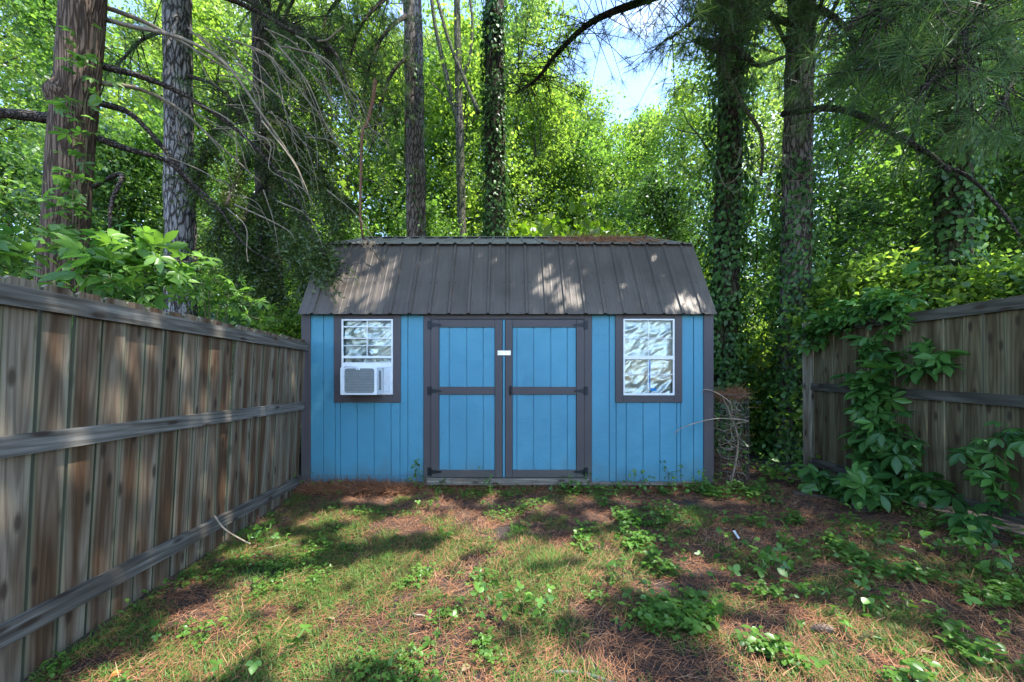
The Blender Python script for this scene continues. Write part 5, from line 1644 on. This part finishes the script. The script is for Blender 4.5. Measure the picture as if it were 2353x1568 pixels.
# ---------------------------------------------------------------- weeds at the shed foot and in the yard
rgw = np.random.default_rng(23)
wlist = [(762, .10, "tiny weed sprouting at the shed foot by the board fence"), (970, .36, "leggy weed climbing the door casing foot"), (1010, .12, "small weed in front of the first door"), (1120, .14, "bushy weed under the middle of the double doors"),
         (1290, .13, "small weed by the second door foot"), (1335, .16, "weed beside the last door hinge"), (1430, .22, "thin tall weed against the blue wall past the doors"), (1465, .26, "full leafy weed against the blue wall under the foil window"),
         (1535, .24, "branching weed against the blue wall near the corner board"), (1565, .12, "small weed near the shed corner"), (1600, .20, "weed at the shed corner board"), (1640, .22, "weed between the corner board and wire cage"), (690, .10, "weed at the end of the board fence")]
for i, (px, h, lab) in enumerate(wlist):
    b = Vector((wx(px), WY - .075, 0)); b.z = float(gz(b.x, b.y))
    stems = []
    for q in range(3):
        e = b + Vector((rgw.uniform(-.08, .08), rgw.uniform(-.04, .03), h * rgw.uniform(.7, 1.25)))
        stems.append([b, b.lerp(e, .5) + Vector((rgw.uniform(-.03, .03), 0, 0)), e])
    leafy_plant("weed_plant", lab, "weed", b, stems, WEED, int(12 + h * 50), 600 + i, (.5, .95), (0, -.8, .3), "weeds around the shed and yard", .0035)
ylist = [(1020, 1120, .07, 9, .75, "small weed in the straw in front of the doors"), (1000, 1165, .08, 10, .9, "pale weed tuft in a sunny patch before the doors"), (590, 1250, .11, 16, 1.0, "leafy weed with a runner near the foot of the board fence"),
         (1010, 1440, .10, 9, 1.1, "upright weed with large leaves in the near lawn"), (1130, 1395, .12, 16, 1.1, "cluster of broad weed leaves in the middle of the near lawn"), (1200, 1380, .13, 15, 1.0, "taller weed cluster beside the broad weed leaves"),
         (1430, 1340, .13, 14, 1.0, "upright weed beside the bare dark soil"), (1505, 1395, .10, 8, 1.1, "lone weed rosette on bare dark soil"), (1605, 1410, .12, 10, 1.2, "bright seedling on the sunny edge of bare soil"),
         (1550, 1215, .10, 18, .9, "green creeper patch in front of the wire cage"), (1470, 1240, .11, 20, 1.0, "creeper patch in the straw before the foil window"), (1690, 1280, .13, 22, 1.15, "large creeper patch in the middle of the straw"),
         (1790, 1330, .13, 20, 1.15, "trailing creeper leaves past the large patch"), (1830, 1360, .12, 16, 1.1, "creeper runner close to the pine cone"), (1990, 1250, .12, 18, 1.2, "creeper leaves on straw near the dark fence"),
         (2130, 1280, .13, 20, 1.2, "creeper patch in deep shade by the dark fence"), (2080, 1400, .10, 14, 1.1, "sunlit creeper leaves beyond the pine cone"), (1960, 1480, .10, 12, 1.1, "weed leaves at the sunlit near edge of the straw"),
         (2270, 1330, .13, 20, 1.2, "dark creeper patch at the outer end of the dark fence"), (600, 1500, .07, 8, 1.0, "low weed in the near lawn by the board fence"), (340, 1430, .06, 7, 1.0, "round leaf pair in the lawn beside the board fence")]
for i, (px, py, h, nl, s, lab) in enumerate(ylist):
    b = G(px, py)
    b.z = float(gz(b.x, b.y))
    stems = []
    for q in range(5):
        th = rgw.uniform(0, 6.28)
        e = b + Vector((math.cos(th) * .13, math.sin(th) * .13, h * rgw.uniform(.3, 1)))
        stems.append([b, b.lerp(e, .5) + Vector((0, 0, h * .2)), e])
    leafy_plant("weed_plant", lab, "weed", b, stems, WEED, nl, 700 + i, (.6 * s, 1.15 * s), (0, -.1, .3), "weeds around the shed and yard", .003, .2)

# ---------------------------------------------------------------- small things on the ground
def ground_stick(label, pts, r, mat, name="fallen_stick", cat="stick", sides=7, lift=.012):
    w = []
    for px, py in pts:
        q = G(px, py)
        q.z = float(gz(q.x, q.y)) + lift
        w.append(q)
    base = w[0].copy()
    o = MB().tube([p - base for p in smooth_path(w, 5)], r, sides, .15).build(name, mat, None, True)
    o.location = base
    return tag(o, label, cat)
M['hose'] = mat_plain("grey_hose", (0.10, 0.10, 0.10), 0.55, 0, .15, .2)
ground_stick("bare grey hose end curving out of the near edge of the lawn", [(1255, 1523), (1310, 1522), (1360, 1530), (1410, 1548), (1450, 1572), (1480, 1600)], .0085, M['hose'], "garden_hose", "hose")
ground_stick("thin bent dead stick lying by the leafy weed near the fence", [(610, 1253), (660, 1240), (690, 1243)], .008, M['twig'])
ground_stick("short dark stick in the sunny middle of the lawn", [(1212, 1402), (1240, 1380), (1252, 1368)], .010, M['limb'])
ground_stick("dark twig beside the sunny patch in the lawn", [(1288, 1352), (1300, 1368), (1312, 1390)], .007, M['limb'])
ground_stick("pale stick in the straw near the shed and board fence", [(790, 1128), (830, 1126), (880, 1120)], .006, M['twig'])
ground_stick("small twig in the lawn ahead of the doors", [(950, 1395), (980, 1402), (1000, 1415)], .005, M['twig'])
ground_stick("brown stick in straw toward the dark fence", [(1950, 1300), (1980, 1310), (2000, 1318)], .012, M['limb'])
ground_stick("dark stick at the sunlit near edge of the straw", [(2175, 1508), (2200, 1525), (2225, 1545)], .008, M['limb'])
fs = [P(492, 1185, 2.9), P(515, 1215, 2.85), P(545, 1235, 2.95), P(575, 1250, 3.0)]
base = fs[-1].copy(); base.z = float(gz(base.x, base.y))
o = MB().tube([p - base for p in smooth_path(fs, 5)], .006, 6, .1).build("leaning_twig", M['twig'], None, True)
o.location = base
tag(o, "thin dead twig leaning on the lowest rail of the board fence", "twig")

# pine cone
b = G(1888, 1457); b.z = float(gz(b.x, b.y)) + .034
pc = empty("pine_cone", b, "open brown pine cone lying on the sunny straw", "pine cone")
pc.rotation_euler = (R(75), R(10), R(60))
M['cone'] = mat_plain("cone_scale", (0.16, 0.115, 0.085), .8, 0, .35)
MB().tube([(0, 0, -.045), (0, 0, 0), (0, 0, .05)], [.010, .016, .004], 8).build("core", M['cone'], pc)
scm = MB().poly([(0, -.004, 0), (0, .004, 0), (.020, .009, .004), (.027, 0, .009), (.020, -.009, .004), (.020, 0, -.003)], [(0, 5, 1), (1, 5, 2), (2, 5, 3), (3, 5, 4), (4, 5, 0), (0, 1, 2, 3, 4)]).mesh("scale", M['cone'])
for k in range(58):
    t = k / 57
    a = k * 2.4
    s = math.sin(math.pi * (.16 + .8 * t)) ** .7
    q = place("scale", scm, pc, (0, 0, -.042 + .088 * t), (0, -R(10 + 45 * t), a), (s * 1.15,) * 3)
# broken block and litter near the dark fence
b = G(1985, 1180); b.z = float(gz(b.x, b.y))
o = MB().cbox(-.085, .085, -.045, .045, -.02, .055, .008).build("wood_block", M['rail_dark'])
o.location = b; o.rotation_euler = (R(3), R(-4), R(-18))
tag(o, "short dark offcut of timber at the foot of the creeper", "timber")
b = G(1880, 1148); b.z = float(gz(b.x, b.y))
o = MB().cbox(-.22, .22, -.04, .04, -.02, .03, .006).build("timber_edging", M['rail_dark'])
o.location = b; o.rotation_euler = (0, R(2), R(-32))
tag(o, "rotten length of timber edging by the fence post", "timber")
b = fp(1850, 1112); b.z = float(gz(b.x, b.y)) + .015; b.x -= .05
o = MB().tube(smooth_path([Vector((-.12, 0, .02)), Vector((-.03, 0, .0)), Vector((.08, -.02, .005)), Vector((.2, .02, .0))], 5), .014, 7, .2).build("grey_branch", M['twig'], None, True)
o.location = b
tag(o, "pale grey broken branch at the foot of the fence post", "branch")
M['litter'] = mat_plain("white_plastic", (.62, .66, .68), .4)
b = G(1692, 1245); b.z = float(gz(b.x, b.y)) + .06
o = MB().poly([(-.03, 0, .03), (-.01, .004, .035), (.03, 0, -.03), (.012, -.006, -.035), (0, .008, 0)], [(0, 3, 4), (3, 2, 4), (2, 1, 4), (1, 0, 4)]).build("plastic_scrap", M['litter'])
o.location = b
tag(o, "white plastic scrap caught on the large creeper patch", "litter")
M['dead_leaf'] = mat_plain("orange_leaf", (.42, .17, .04), .7)
b = G(252, 1518); b.z = float(gz(b.x, b.y)) + .02
lm = compound(1, .045, 1.0, M['dead_leaf'], "fallen_leaf", 900, 0, .1)
o = place("fallen_leaf", lm, None, b, (R(20), R(-12), R(70)))
tag(o, "single orange fallen leaf in the near grass by the fence", "leaf")
M['brown_leaf'] = mat_plain("brown_leaf", (.25, .17, .11), .7)
lm2 = compound(1, .06, .8, M['brown_leaf'], "fallen_leaf", 901, 0, .1)
for i, (px, py, lab) in enumerate(((2115, 1510, "pale brown leaf on the sunny straw at the near edge"), (1060, 1525, "brown leaf in the near grass before the doors"), (1345, 1262, "brown leaf on straw before the second door"), (770, 1400, "curled brown leaf in the lawn toward the board fence"))):
    b = G(px, py); b.z = float(gz(b.x, b.y)) + .022
    tag(place("fallen_leaf", lm2, None, b, (R(10 + 9 * i), R(-8), R(50 * i))), lab, "leaf")
